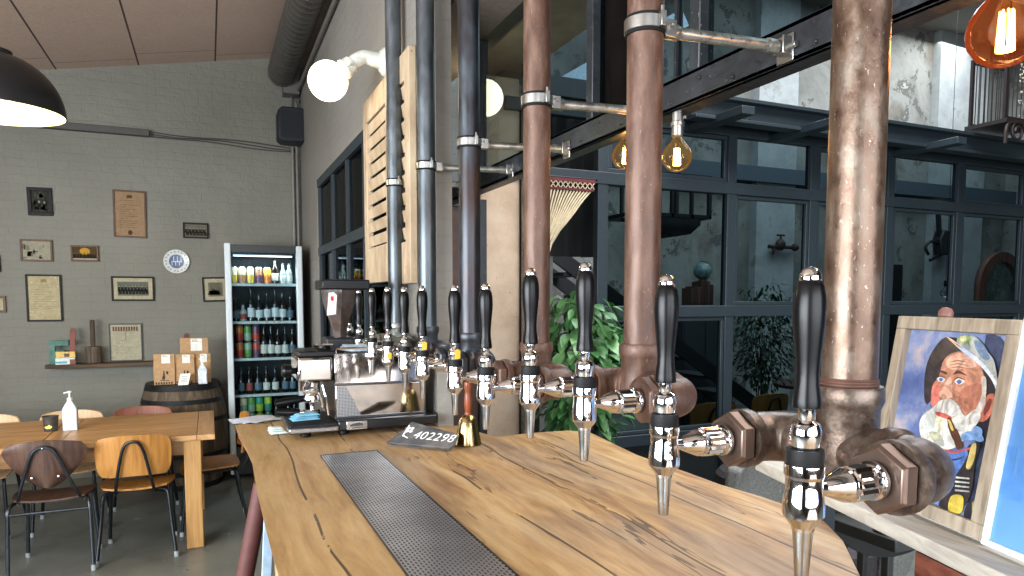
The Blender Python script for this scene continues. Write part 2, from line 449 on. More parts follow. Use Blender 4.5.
def steel_window(name, horiz, const, o, nx=3, nz=4):
    w = thing(name, None, None, kind='structure'); mb = MB(); t = .05
    P = (lambda u, z: (u, const, z)) if horiz else (lambda u, z: (const, u, z))
    for i in range(nx + 1):
        u = o[0] + (o[1] - o[0]) * i / nx; p = P(u, 0)
        mb.bb((p[0] - t / 2, p[1] - t / 2, o[2]), (p[0] + t / 2, p[1] + t / 2, o[3]))
    for i in range(nz + 1):
        z = o[2] + (o[3] - o[2]) * i / nz; a = P(o[0], z); b = P(o[1], z)
        mb.bb((a[0] - t / 2.2, a[1] - t / 2.2, z - t / 2), (b[0] + t / 2.2, b[1] + t / 2.2, z + t / 2))
    mb.build('window_frame', GRAPHITE, w); return w
for i, o in enumerate(LW): steel_window('window_%d' % (i + 4), False, XL - .1, o)
for i, o in enumerate(RW): steel_window('window_%d' % (i + 7), True, YR - .1, o)

# window in the side wall: dark steel frame, panes, and a dim shelf room seen through it
w = thing('window_1', None, None, kind='structure')
mb = MB(); xw = XW + .035
for y in (wy0 + .02, 4.42, 5.0, 5.62, wy1 - .03): mb.bb((xw - .025, y - .022, wz0), (xw + .025, y + .022, wz1))
for z in (wz0 + .03, 2.08, wz1 - .03): mb.bb((xw - .03, wy0, z - .035), (xw + .03, wy1, z + .035))
mb.build('window_frame', GRAPHITE, w)
MB().bb((xw - .004, wy0, wz0), (xw + .004, wy1, wz1)).build('pane', M_GLASS, w)
# pantry behind that window
struct(MB().bb((2.1, 4.3, 0), (2.2, 7.4, 4.2)).bb((.97, 7.4, 0), (2.2, 7.6, 4.2)).bb((.97, 4.2, 2.95), (2.2, 7.4, 3.05)).build('wall_pantry', flat((96, 98, 96), .7)))

# steel and glass partition of the courtyard room
YG = 4.0
p = thing('window_2', None, None, kind='structure')
xs = [hit(x, 300, Y=YG).x for x in (600, 727, 808, 884, 953, 1019)]
xs += [xs[-1] + .86, xs[-1] + 1.72, xs[-1] + 2.6]
zr = [hit(727, y, Y=YG).z for y in (431, 311, 189, 131)]
mb = MB()
for i, x in enumerate(xs):
    mb.bb((x - .04, YG - .03, 0), (x + .04, YG + .03, zr[3] + .03))
for z in zr:
    mb.bb((xs[0] - .7 if z == zr[2] or z == zr[3] else xs[0], YG - .036, z - .04), (xs[-1], YG + .036, z + .04))
mb.bb((xs[0], YG - .05, .02), (xs[-1], YG + .02, .16))
for i in range(len(xs) - 1):                       # opening casements: a second inner frame
    for j in range(3):
        if (i + j) % 2 == 0 or i in (2, 4):
            rect_ring(mb, (xs[i] + .042, YG - .022, zr[j] + .042), (1, 0, 0), (0, 0, 1), xs[i + 1] - xs[i] - .084, zr[j + 1] - zr[j] - .084, .028, (0, .04, 0))
mb.build('window_frame', GRAPHITE, p, bevel=.004)
MB().bb((xs[0], YG + .01, .16), (xs[-1], YG + .03, zr[0])).build('kick_panel', flat((26, 34, 38), .5), p)
for i in range(len(xs) - 1):
    for j in range(3):
        MB().add([(xs[i] + .04, YG, zr[j] + .04), (xs[i + 1] - .04, YG, zr[j] + .04), (xs[i + 1] - .04, YG, zr[j + 1] - .04), (xs[i] + .04, YG, zr[j + 1] - .04)], [(0, 1, 2, 3)]).build('pane', M_GLASS, p)
# roof edge beam over the partition with bracket blocks
zt, zb = hit(720, 100, Y=3.72).z, hit(720, 121, Y=3.72).z
x0 = hit(690, 110, Y=3.72).x
mb = MB().bb((x0, 3.70, zb), (xs[-1], 3.76, zt)).bb((x0, 3.64, zt - .015), (xs[-1], 4.02, zt + .01)).bb((x0, 3.66, zb - .01), (xs[-1], 3.76, zb + .012))
for px in (716, 800, 925): 
    x = hit(px, 125, Y=3.72).x; mb.bb((x - .05, 3.42, zb - .03), (x + .05, 3.98, zb + .02))
for px in (742, 748, 822): 
    x = hit(px, 115, Y=3.72).x
    for dz in (.03, .07, .11): mb.lathe([(.008, 0), (.008, .012)], (x, 3.70, zb + dz), (0, -1, 0), 8)
struct(mb.build('trim_2', GRAPHITE, bevel=.003))
# rail continuing to the pillar over the curtain, and the dark doorway below it
px0 = hit(523, 250, Y=YG).x
mb = MB().bb((px0, YG - .03, zr[2] - .04), (xs[0], YG + .03, zr[2] + .04)).bb((px0, YG - .03, 2.94), (xs[0] + .5, YG + .03, 3.06))
struct(mb.build('trim_3', GRAPHITE))
# pillar of pale plaster with its lintel
a, b = hit(480, 200, Y=YG).x, hit(520, 200, Y=YG).x
struct(MB().bb((a, YG, 0), (b, YG + .34, 3.02)).build('trim_4', M_CREAM, bevel=.01))
struct(MB().bb((a, -1, 3.1), (1.9, YG + .34, 3.35)).build('trim_5', M_CREAM))
tag(MB().tube([(b + .02, YG - .03, 0), (b + .02, YG - .03, 6.1)], .022, 12).build('conduit_pipe', GALV), 'thin grey conduit pipe running up the pale plaster pillar', 'pipe')
# door beside the pillar, with black frame and lit window above
w = thing('door_1', None, None, kind='structure')
d0, d1 = hit(447, 300, Y=4.0).x, hit(477, 300, Y=4.0).x
MB().bb((d0, 3.985, 0), (d1, 4.02, 2.2)).build('door_panel', blotch((50, 30, 24), (70, 44, 34), (86, 60, 46), 8, (.4, .6), 0, .2), w)
rect_ring(MB(), (d0 - .05, 3.96, 0), (1, 0, 0), (0, 0, 1), d1 - d0 + .1, 2.26, .05, (0, .05, 0)).build('door_frame', BLACK_PAINT, w)
w = thing('window_3', None, None, kind='structure')
rect_ring(MB(), (d0 - .05, 3.96, 2.32), (1, 0, 0), (0, 0, 1), d1 - d0 + .1, 1.6, .035, (0, .05, 0)).build('window_frame', BLACK_PAINT, w)
# upper glazing standing on the steel beam: black posts and panes over the opening
XB, ZB0, ZB1 = 1.265, 2.19, 2.278
g = thing('window_10', None, None, kind='structure')
post_y = [hit(x, 40, X=XB).y for x in (481, 597, 703)]
post_y.append(.55)
for y in post_y: MB().bb((XB - .03, y - .022, ZB1), (XB + .02, y + .022, 2.92)).build('post', BLACK_PAINT, g, bevel=.003)
y = hit(677, 70, X=XB).y; MB().bb((XB - .008, y - .006, ZB1), (XB + .008, y + .006, 2.92)).build('glazing_bar', BLACK_PAINT, g)
for a, b in zip(post_y[:-1], post_y[1:]):
    MB().add([(XB, b + .022, ZB1), (XB, a - .022, ZB1), (XB, a - .022, 2.92), (XB, b + .022, 2.92)], [(0, 1, 2, 3)]).build('pane', M_GLASS, g)
ya, yb = hit(603, 60, X=XB + .03).y, hit(632, 60, X=XB + .03).y
MB().bb((XB + .02, yb, ZB1), (XB + .05, ya, 2.92)).build('shutter_panel', blotch((66, 36, 28), (88, 54, 42), (104, 70, 56), 5, (.5, .7), .2, .2), g)
# pale hall beam and rail high up, seen through the glazing
struct(MB().bar((2.6, 7.4, 3.35), (5.6, 7.4, 5.2), .16, .22).build('trim_6', flat((170, 190, 204), .6)))
struct(MB().bb((1.9, 8.0, 3.4), (XH, 8.2, 3.62)).build('trim_7', flat((70, 80, 88), .6)))
tag(MB().tube([(1.4, 6.2, 4.55), (3.0, 6.2, 4.7), (3.6, 6.2, 4.7)], .07, 14).build('vent_pipe', GALV), 'grey round pipe crossing high up behind the upper glass panes', 'pipe')
# black steel beam
beam = MB()
beam.bb((XB - .035, .1, ZB0), (XB + .035, 4.0, ZB0 + .012)).bb((XB - .035, .1, ZB1 - .012), (XB + .035, 4.0, ZB1)).bb((XB - .035, .1, ZB0), (XB - .02, 4.0, ZB1))
for i in range(26): beam.lathe([(.006, 0), (.004, .006)], (XB - .035, .5 + i * .13, ZB0 + (.022 if i % 2 else .058)), (-1, 0, 0), 8)
tag(beam.build('steel_beam', BLACK_PAINT, bevel=.002), 'long black riveted steel channel beam running above the bar behind the pipes', 'beam')
# ---------------------------------------------------------------- bar counter
ZT = 1.10
def bar_mat():
    m, t, b = nodes('bar_planks')
    g = N(t, 'ShaderNodeNewGeometry'); pos = g.outputs['Position']; p = sep(t, pos)
    # slightly wavering plank lines along the bar
    wv = ntex(t, wpos(t, (1, .5, 1)), 2.2, 2)
    xx = math_(t, 'ADD', p[0], math_(t, 'MULTIPLY', math_(t, 'SUBTRACT', wv, .5), .10))
    u = math_(t, 'DIVIDE', xx, .235); row = math_(t, 'FLOOR', u); fr = math_(t, 'FRACT', u)
    wn = N(t, 'ShaderNodeTexWhiteNoise', noise_dimensions='1D'); t.links.new(math_(t, 'ADD', row, 3.3), wn.inputs['W'])
    cv = N(t, 'ShaderNodeCombineXYZ'); t.links.new(xx, cv.inputs[0])
    t.links.new(math_(t, 'ADD', math_(t, 'MULTIPLY', p[1], .11), math_(t, 'MULTIPLY', row, 3.7)), cv.inputs[1])
    grain = ntex(t, cv.outputs[0], 20, 8, .66, .45); fine = ntex(t, cv.outputs[0], 70, 4, .7, .3)
    big = ntex(t, wpos(t, (1, .28, 1)), 4.2, 6, .62, .5)
    c1 = ramp(t, grain, [(.27, (104, 70, 44)), (.38, (158, 114, 72)), (.5, (190, 154, 106)), (.64, (210, 180, 134)), (.8, (178, 140, 92))])
    c2 = ramp(t, grain, [(.27, (112, 78, 50)), (.42, (166, 128, 82)), (.58, (200, 162, 108)), (.75, (218, 188, 136))])
    col = mixc(t, wn.outputs[0], c1, c2)
    # warm honey colour on the drinker's side, paler and greyer on the right
    side = N(t, 'ShaderNodeMapRange'); side.inputs[1].default_value = .25; side.inputs[2].default_value = .8
    t.links.new(p[0], side.inputs[0])
    honey = ramp(t, grain, [(.3, (166, 128, 80)), (.5, (202, 166, 112)), (.72, (218, 188, 138))])
    col = mixc(t, side.outputs[0], honey, col)
    gs = N(t, 'ShaderNodeMapRange'); gs.inputs[1].default_value = .46; gs.inputs[2].default_value = .62; t.links.new(big, gs.inputs[0])
    gm = math_(t, 'MULTIPLY', gs.outputs[0], side.outputs[0])
    col = mixc(t, math_(t, 'MULTIPLY', gm, .6), col, ramp(t, grain, [(.35, (92, 82, 76)), (.6, (146, 132, 120))]))
    col = mixc(t, math_(t, 'MULTIPLY', fine, .5), col, (128, 94, 58))
    # dark drying cracks
    crk = math_(t, 'MULTIPLY', math_(t, 'LESS_THAN', fr, .03), math_(t, 'GREATER_THAN', big, .47))
    kn = ntex(t, cv.outputs[0], 11, 3, .5, .2)
    crk = math_(t, 'MAXIMUM', crk, math_(t, 'MULTIPLY', math_(t, 'MULTIPLY', math_(t, 'LESS_THAN', math_(t, 'ABSOLUTE', math_(t, 'SUBTRACT', kn, .40)), .008), side.outputs[0]), .8))
    col = mixc(t, math_(t, 'MULTIPLY', crk, .85), col, (50, 34, 26))
    t.links.new(col, b.inputs['Base Color'])
    mr = N(t, 'ShaderNodeMapRange'); mr.inputs[3].default_value = .32; mr.inputs[4].default_value = .6
    t.links.new(big, mr.inputs[0]); t.links.new(mr.outputs[0], b.inputs['Roughness']); b.inputs['Specular IOR Level'].default_value = .4
    hgt = math_(t, 'SUBTRACT', grain, math_(t, 'MULTIPLY', crk, 1.5)); bump(t, b, hgt, .25, .004); return m
M_BAR = bar_mat()
M_EDGE = wood((92, 62, 42), (140, 100, 66), (170, 128, 86), 'Y', 1, .6)
def h2(x, y): q = hit(x, y, z=ZT); return (q.x, q.y)
left = [h2(*q) for q in ((278.6, 576), (266, 530), (257, 492), (252, 462), (243, 438), (235, 425))]
right = [h2(*q) for q in ((496, 437), (530, 433), (567, 430.5), (589, 432), (606, 440), (637, 455), (654, 461), (686, 472), (720, 484.5), (781, 502.5), (819, 516), (843, 541), (860, 576))]
outline = [(.15, -1.3), (.13, -.4), (.12, .5), (.125, 1.0)] + left + [(.5, 3.31), (.9, 3.33), (.9, 2.85), (.985, 2.84)] + right + [(1.19, .6), (1.22, -.2), (1.20, -1.3)]
bar = thing('bar_counter', 'long live-edge wooden bar counter with a steel drip tray let into it', 'bar', (.65, .9, 0))
trx = [hit(*q, z=ZT) for q in ((322.3, 456.6), (378.2, 449.6), (515, 576), (402.8, 576))]
tx0, tx1, ty1 = .347, .552, (trx[0].y + trx[1].y) / 2
mb = MB(); mb.mat(M_BAR); mb.mat(M_EDGE); n = len(outline)
# slab: top face (bar planks), wavy sides slightly tapered (edge wood)
rnd = random.Random(3)
top = [V((x, y, ZT)) for x, y in outline]; cx, cy = .7, 1
bot = [V((x + (cx - x) * .02 * rnd.random() + (.012 if x < .3 else -.012), y, ZT - .062)) for x, y in outline]
mb.cur = 0; mb.add(top, [list(range(n))])
mb.cur = 1; mb.add(top + bot, [[n + i for i in range(n)][::-1]] + [(i, (i + 1) % n, n + (i + 1) % n, n + i) for i in range(n)])
o = mb.build('counter_top', None, bar)
mb = MB().bb((.24, -1.2, 0), (.30, 3.15, 1.035)).bb((1.05, -1.2, 0), (1.11, 2.3, 1.035)).bb((.30, 2.25, 0), (1.05, 2.31, 1.035)).bb((.30, -1.2, 0), (1.05, -1.14, 1.035))
mb.build('base_panel', flat((34, 30, 28), .6), bar)
def tray_mat():
    m, t, b = nodes('perforated_steel'); b.inputs['Metallic'].default_value = .9
    g = N(t, 'ShaderNodeNewGeometry'); p = sep(t, g.outputs['Position'])
    # staggered slots
    u = math_(t, 'DIVIDE', p[0], .0086); v = math_(t, 'DIVIDE', p[1], .017)
    ru = math_(t, 'FLOOR', u); v = math_(t, 'ADD', v, math_(t, 'MULTIPLY', math_(t, 'MODULO', math_(t, 'ABSOLUTE', ru), 2), .5))
    a = math_(t, 'SUBTRACT', math_(t, 'FRACT', u), .5); c = math_(t, 'SUBTRACT', math_(t, 'FRACT', v), .5)
    d = math_(t, 'ADD', math_(t, 'POWER', math_(t, 'MULTIPLY', math_(t, 'ABSOLUTE', a), 3.9), 2), math_(t, 'POWER', math_(t, 'MULTIPLY', math_(t, 'ABSOLUTE', c), 3.1), 2))
    hole = math_(t, 'LESS_THAN', d, 1.0)
    f = ntex(t, wpos(t), 9, 4)
    t.links.new(mixc(t, hole, ramp(t, f, [(.3, (172, 172, 174)), (.7, (204, 204, 206))]), (44, 44, 46)), b.inputs['Base Color'])
    t.links.new(math_(t, 'ADD', math_(t, 'MULTIPLY', hole, .5), .3), b.inputs['Roughness'])
    t.links.new(math_(t, 'SUBTRACT', .9, math_(t, 'MULTIPLY', hole, .9)), b.inputs['Metallic'])
    bump(t, b, math_(t, 'SUBTRACT', 1.0, hole), .6, .002); return m
tr = MB().bb((tx0 + .004, .1, ZT - .002), (tx1 - .004, ty1 - .004, ZT + .0022)).build('drip_tray', tray_mat(), bar)
tr['label'] = 'perforated steel drip tray'
rect_ring(MB(), (tx0, .096, ZT - .001), (1, 0, 0), (0, 1, 0), tx1 - tx0, ty1 - .096, .0035, (0, 0, .0042)).build('tray_rim', flat((60, 60, 62), .3, .9), tr)

# ---------------------------------------------------------------- pipe columns
PX = .845; ZA = 1.432; TX = .619
PY = [.712, 1.236, 1.752, 2.292, 2.806, 3.335]
TY = [(.577, .842), (1.082, 1.312), (1.569, 1.80), (2.115, 2.335), (2.575, 2.85), (3.12, 3.345)]
DZ = [0, .030, .004, .008, .012, .010]
PM = [RUST2, RUST, RUST, DSTEEL, BSTEEL, BSTEEL]
FM = [IRON, RUST, RUST, DSTEEL, DSTEEL, GALV]
where = ['nearest and thickest, left of the fisherman painting', 'second from the camera, clamp ring high on it', 'third from the camera, in front of the leafy plant',
         'fourth from the camera, in front of the round white globe', 'fifth from the camera, beside the pale shutters', 'furthest away, overlapping the pale wooden shutter']
col_name = ['brown mottled iron pipe column', 'rust brown pipe column', 'reddish rust pipe column', 'dark iron pipe column', 'grey-blue steel pipe column', 'slim-looking blue-grey pipe column']
r = .0375
for k in range(6):
    z = ZA + DZ[k]; y = PY[k]; ya, yb = TY[k]; M = FM[k]
    t = thing('pipe_column', '%s, %s' % (col_name[k], where[k]), 'pipe', (PX, y, z), 0, 'tap pipes hanging over the bar')
    mb = MB(); mb.lathe([(r, 0), (r, 2.62 - (z - ZA) if k else 2.62)], (PX, y, z + .055), (0, 0, 1), 40); mb.build('pipe', PM[k], t)
    mb = MB()                                        # tee: collar, swelling body, two arms, ring ridges
    mb.lathe([(.0385, .095), (.0455, .095), (.0475, .090), (.0475, .074), (.0455, .068), (.0425, .062), (.0425, .02), (.044, 0), (.042, -.022), (.034, -.036), (.018, -.045), (.004, -.047)], (PX, y, z), (0, 0, 1), 32, True)
    for yy in (ya, yb):
        s = 1 if yy > y else -1; L = abs(yy - y) - .052
        mb.lathe([(.041, 0), (.040, L * .62), (.042, L * .72), (.0455, L * .8), (.0455, L), (.036, L)], (PX, y, z), (0, s, 0), 32, True)
    mb.build('tee_fitting', M, t, sharp=38)
    if k == 0: MB().lathe([(.0388, 0), (.0396, .002), (.0388, .004), (.0396, .006), (.0388, .008), (.0396, .010), (.0386, .012)], (PX, y, z + .095), (0, 0, 1), 32, False).build('thread', flat((98, 70, 60), .5, .6), t)
    for yy in (ya, yb):
        s = 1 if yy > y else -1
        mb = MB(); pts = []
        for i in range(11):
            a = pi / 2 * i / 10; R0 = .046
            pts.append(V((PX - R0 + R0 * cos(a) if i else PX, yy - s * R0 + s * R0 * sin(a), z)))
        pts = [V((PX, yy - s * .062, z))] + pts + [V((PX - .072, yy, z))]
        mb.tube(pts, .0395, 28)
        mb.lathe([(.036, 0), (.0435, .002), (.0450, .006), (.0450, .015), (.041, .019)], (PX, yy - s * .064, z), (0, s, 0), 28)
        mb.lathe([(.040, 0), (.0445, .003), (.0465, .008), (.0465, .022), (.034, .022)], (PX - .060, yy, z), (-1, 0, 0), 28)
        mb.build('elbow', M, t, sharp=38)
        mb = MB()                                    # hexagon bushing
        mb.lathe([(.030, 0), (.030, .010), (.0400, .010), (.0440, .013), (.0440, .030), (.0400, .035), (.018, .035)], (PX - .074, yy, z), (-1, 0, 0), 6)
        mb.build('hex_bushing', flat((110, 92, 82), .35, .8) if k == 0 else M, t, sharp=20, bevel=.0015)

# ---------------------------------------------------------------- taps
LOGO = flat((226, 178, 52), .35)
tap = thing('beer_tap', 'x', 'beer tap', (0, 0, 0), 0, 'beer taps along the bar')
MB().lathe([(.011, .095), (.0156, .0965), (.0160, .103), (.0150, .110), (.0130, .124), (.0126, .136), (.0137, .152), (.0160, .176), (.0175, .193), (.0179, .206), (.0172, .221), (.0152, .233), (.0130, .2385), (.0118, .2395)], n=28).build('tap_handle', BLACK, tap)
MB().lathe([(.0118, .2395), (.0122, .2415), (.0116, .2465), (.0092, .2515), (.0055, .2545), (.0008, .2555)], n=24).build('handle_cap', CHROME, tap)
body = MB()
body.lathe([(.0075, .066), (.0075, .096), (.0095, .096), (.0095, .088), (.0080, .082), (.0150, .078), (.0172, .072), (.0178, .064), (.0160, .056), (.0150, .050)][2:], n=28)
body.lathe([(.0170, .031), (.0222, .031), (.0224, .029), (.0224, .019), (.0212, .017), (.0204, .015), (.0204, .004), (.0208, .002), (.0226, -.012), (.0230, -.018), (.0230, -.027), (.0220, -.030), (.0128, -.042), (.0122, -.046)], n=32)
body.build('tap_body', CHROME, tap, sharp=17)
MB().lathe([(.0160, .049), (.0202, .049), (.0206, .047), (.0206, .032), (.0200, .030), (.0160, .030)], n=28).build('collar', BLACK_MAT, tap)
MB().lathe([(.0118, -.044), (.0112, -.050), (.0095, -.072), (.0078, -.1025), (.0074, -.104), (.0062, -.1035), (.0062, -.085)], n=24).build('spout', flat((188, 188, 186), .16, 1), tap)
MB().lathe([(.008, .018), (.008, .030), (.0105, .034), (.0190, .056), (.0205, .060), (.0205, .064), (.0195, .066), (.0215, .068), (.0220, .072), (.0220, .098), (.0200, .101), (.0205, .106), (.0240, .107), (.0240, .112), (.016, .112), (.016, .130)], (0, 0, 0), (1, 0, 0), 32, rib=((.071, .099), .87)).build('shank', CHROME, tap, sharp=14)
tlab = ['nearest and largest chrome beer tap with black handle, beside the near pipe elbow',
        'second beer tap from the camera, left of the thick near pipe',
        'third beer tap from the camera, black handle in front of the leafy plant',
        'fourth beer tap from the camera, its black handle crossing the third rust pipe',
        'fifth beer tap from the camera, before the pale plaster pillar',
        'sixth beer tap from the camera, directly above the brass hand bell handle',
        'seventh beer tap from the camera, overlapping the fifth pipe column',
        'eighth beer tap from the camera, small, left of the fifth pipe column',
        'ninth beer tap from the camera, before the mirror panel of the espresso machine',
        'tenth beer tap from the camera, third from the far end of the row',
        'eleventh beer tap from the camera, second last, with a yellow badge',
        'furthest and smallest beer tap at the end of the row, with a yellow badge']
i = 0
for k in range(6):
    for yy in TY[k]:
        loc = (TX, yy, ZA + DZ[k] - (0, .0)[0])
        if i == 0: t = tap; t.location = loc; t['label'] = tlab[0]
        else: t = dup(tap, loc, 0, tlab[i])
        if i in (5, 6, 8, 10, 11):
            OM[t.name] = Matrix.Translation(loc)
            MB().prism([(-.007, -.012), (.007, -.012), (.008, .01), (0, .014), (-.008, .01)], (TX - .0002, yy - .0205, loc[2] + (.066 if i in (5, 6) else -.004)), (1, 0, 0), (0, 0, 1), (0, -.003, 0)).build('badge', LOGO, t)
        i += 1

# ---------------------------------------------------------------- clamps and braces to the steel beam
blab = ['second rust pipe, nearest of the braces', 'third rust pipe, ending behind the second pipe', 'fourth dark pipe', 'fifth pipe', 'sixth and furthest pipe']
ZC = [0, 2.213, 2.195, 2.192, 2.203, 2.215]
for k in range(1, 6):
    z = ZC[k]; y = PY[k]
    t = thing('support_brace', 'galvanised tube brace holding the %s' % blab[k - 1], 'brace', (PX, y, z), 0, 'braces from the pipes to the beam')
    mb = MB(); mb.lathe([(r + .0005, -.016), (r + .006, -.0155), (r + .006, .0155), (r + .0005, .016)], (PX, y, z), (0, 0, 1), 40, False); cl = None
    mb.mat(RUBBER)
    mb = MB(); mb.mat(STEEL).lathe([(r, -.013), (r + .0065, -.0125), (r + .0065, .0125), (r, .013)], (PX, y, z), (0, 0, 1), 40, False)
    mb.mat(RUBBER).lathe([(r, -.019), (r + .004, -.019), (r + .004, .019), (r, .019)], (PX, y, z), (0, 0, 1), 40, False)
    mb.mat(STEEL).box((PX + r + .012, y - .018, z), (.028, .006, .034)).lathe([(.005, -.03), (.005, .014)], (PX + r + .012, y - .018, z + .004), (0, -1, 0), 8)
    mb.box((PX + .008, y - r - .008, z + .002), (.012, .016, .030)).lathe([(.0045, -.012), (.0045, .024)], (PX + .008, y - r - .01, z + .004), (0, 0, 1), 8)
    mb.build('pipe_clamp', None, t, bevel=.001)
    x0 = PX + r + .01; x1 = XB - .045
    mb = MB().lathe([(.012, 0), (.0165, .002), (.0165, .030), (.0145, .034)], (x0, y, z), (1, 0, 0), 20).cyl((x0 + .03, y, z), (x1 - .02, y, z + .012), .0125, n=20).lathe([(.0155, 0), (.0155, .030)], (x1 - .048, y, z + .012), (1, 0, 0), 20)
    mb.build('tube', GALV, t)
    mb = MB().box((x1 + .001, y, z + .010), (.030, .034, .026)).box((x1 + .007, y, z + .010), (.004, .05, .062))
    mb.lathe([(.008, 0), (.008, .022)], (x1 + .002, y - .016, z + .01), (0, -1, 0), 6).box((x1 - .004, y - .020, z + .012), (.036, .005, .04))
    mb.build('beam_bracket', STEEL, t, bevel=.0015)

# ---------------------------------------------------------------- lamps
def emit_mat(name, c, s):
    m, t, b = nodes(name); b.inputs['Base Color'].default_value = (*lin(c), 1); b.inputs['Roughness'].default_value = .3
    b.inputs['Emission Color'].default_value = (*lin(c), 1); b.inputs['Emission Strength'].default_value = s; return m
GLOBE = emit_mat('lit_opal_glass', (255, 232, 190), 6)
FIL = emit_mat('filament', (255, 190, 90), 45)
AMBER = glassy('amber_glass', (255, 206, 164), .0, .3)
def glow(m, c, s):
    t = m.node_tree; o = t.nodes['Material Output']; sh = o.inputs[0].links[0].from_socket
    e = N(t, 'ShaderNodeEmission'); e.inputs[0].default_value = (*lin(c), 1); e.inputs[1].default_value = s
    a = N(t, 'ShaderNodeAddShader'); t.links.new(sh, a.inputs[0]); t.links.new(e.outputs[0], a.inputs[1]); t.links.new(a.outputs[0], o.inputs[0])
glow(AMBER, (255, 120, 60), .06)
YELLOWG = glassy('yellow_glass', (255, 236, 200), .0, .3); glow(YELLOWG, (255, 180, 90), .04)
CLEARG = glassy('bulb_glass', (236, 240, 236), .0, .3)
WHITE_ENAMEL = flat((214, 214, 204), .3)
def point(c, name, power, color, rad=.05):
    l = bpy.data.lights.new(name, 'POINT'); l.energy = power; l.color = color; l.shadow_soft_size = rad
    o = bpy.data.objects.new(name, l); COL.objects.link(o); o.location = c; return o
# wall globe lamp on a curved arm
gc = hit(328, 81, Y=3.76)
t = thing('globe_wall_lamp', 'white globe lamp on a curved white arm, glowing high on the side wall', 'lamp', (XW, gc.y, gc.z + .08))
GR = 3.70 / FPX * 19
axd = V((.75, -.05, .62)).normalized()
MB().ball(gc, GR, 32).build('globe', GLOBE, t)
s0 = gc + axd * (GR * .93); s1 = gc + axd * (GR + .055)
MB().cyl(s0, s1, .048, .044, 24).lathe([(.052, 0), (.052, .012)], s0 + axd * .01, axd, 24).lathe([(.008, 0), (.008, .02)], s0 + axd * .03 + V((0, -.05, 0)), (0, -1, 0), 10).build('lamp_holder', WHITE_ENAMEL, t)
az = s1.z + .03
MB().tube([s1 - axd * .01, s1 + axd * .035, s1 + V((.07, 0, .045)), V((XW - .06, gc.y - .01, s1.z + .04)), V((XW - .001, gc.y - .01, s1.z + .035))], lambda u: .036 + .02 * max(0, u - .55), 20, 5).lathe([(.075, 0), (.07, .012), (.05, .03)], (XW - .001, gc.y - .01, s1.z + .035), (-1, 0, 0), 24).build('lamp_arm', WHITE_ENAMEL, t)
# second globe on the pillar
g2 = hit(485.5, 98, Y=3.62)
G2 = 18.3 * (g2.y / (cos(YAW))) / FPX * .94
t = thing('globe_wall_lamp', 'white globe lamp glowing in front of the pale pillar, half behind the fourth pipe', 'lamp', (g2.x, 3.99, g2.z))
MB().ball(g2, G2, 32).build('globe', GLOBE, t)
MB().cyl(g2 + V((.01, .05, G2 * .8)), g2 + V((.02, .12, G2 + .04)), .045, .04).tube([g2 + V((.02, .10, G2 + .03)), g2 + V((.02, .22, G2 + .07)), V((g2.x + .14, 4.0, g2.z + G2 + .02))], .03, 14, 4).build('lamp_arm', WHITE_ENAMEL, t)
# edison bulbs
def bulb(name, label, c, R_, top, glass, fil=True, cat='light bulb', group=None, sock=None, cage=True):
    c = V(c); t = thing(name, label, cat, (c.x, c.y, top), 0, group)
    MB().lathe([(.0008, -R_), (R_ * .38, -R_ * .925), (R_ * .71, -R_ * .70), (R_ * .93, -R_ * .36), (R_, 0), (R_ * .93, R_ * .36), (R_ * .74, R_ * .68), (R_ * .50, R_ * .93), (R_ * .34, R_ * 1.15), (R_ * .29, R_ * 1.35)], c, (0, 0, 1), 28, False).build('bulb_glass', glass, t)
    mb = MB()
    h = R_ * .55
    nf = 8
    for i in range(nf):
        a = 2 * pi * i / nf
        mb.cyl(c + V((R_ * .22 * cos(a), R_ * .22 * sin(a), -h)), c + V((R_ * .16 * cos(a), R_ * .16 * sin(a), h)), .0013 if R_ < .055 else .0018, n=6)
    mb.cyl(c + V((0, 0, -h)), c + V((0, 0, -h + .004)), R_ * .24, n=10)
    mb.build('filament', FIL if fil else flat((120, 90, 60), .4), t)
    zs = c.z + R_ * 1.3; sr = sock or R_ * .38
    MB().lathe([(sr * .8, 0), (sr, .004), (sr, .030), (sr * 1.18, .032), (sr * 1.18, .042), (sr, .044), (sr * .95, .074), (sr * .5, .08)], (c.x, c.y, zs), (0, 0, 1), 20).build('lamp_socket', STEEL if fil else BLACK, t)
    if top - zs - .08 > .01: MB().cyl((c.x, c.y, zs + .078), (c.x, c.y, top), .004 if top - zs < 1 else .003, n=8).build('cord', BLACK, t)
    if fil: MB().cyl(c - V((0, 0, R_ * .0)), c + V((0, 0, R_ * 1.3)), R_ * .09, R_ * .13, 10).build('stem', CLEARG, t)
    return t
b1 = hit(677, 157, X=XB - .01)
bulb('edison_bulb', 'glowing clear round filament bulb hanging under the black beam, right of the second pipe', b1, .043, ZB0 - .001, YELLOWG, group=None)
b2 = hit(625.5, 156, X=XB + .03)
bulb('edison_bulb', 'glowing amber filament bulb mostly hidden behind the second rust pipe', b2, .046, ZB0 - .001, YELLOWG)
b3 = hit(1006, 31, Y=.80)
bulb('edison_bulb', 'large glowing amber globe bulb at the top right corner of the photo', b3, .0625, 2.7, AMBER)
b4 = hit(945.5, 293, Y=5.6)
bulb('hanging_bulb', 'unlit round clear bulb on a black cord behind the glass partition', b4, .058, 6.19, CLEARG, fil=False)
point(b3, 'bulb_light', 1.2, (1, .62, .3), .03); point(b1, 'bulb_light', .5, (1, .66, .34), .02); point(b2, 'bulb_light', .5, (1, .66, .34), .02)
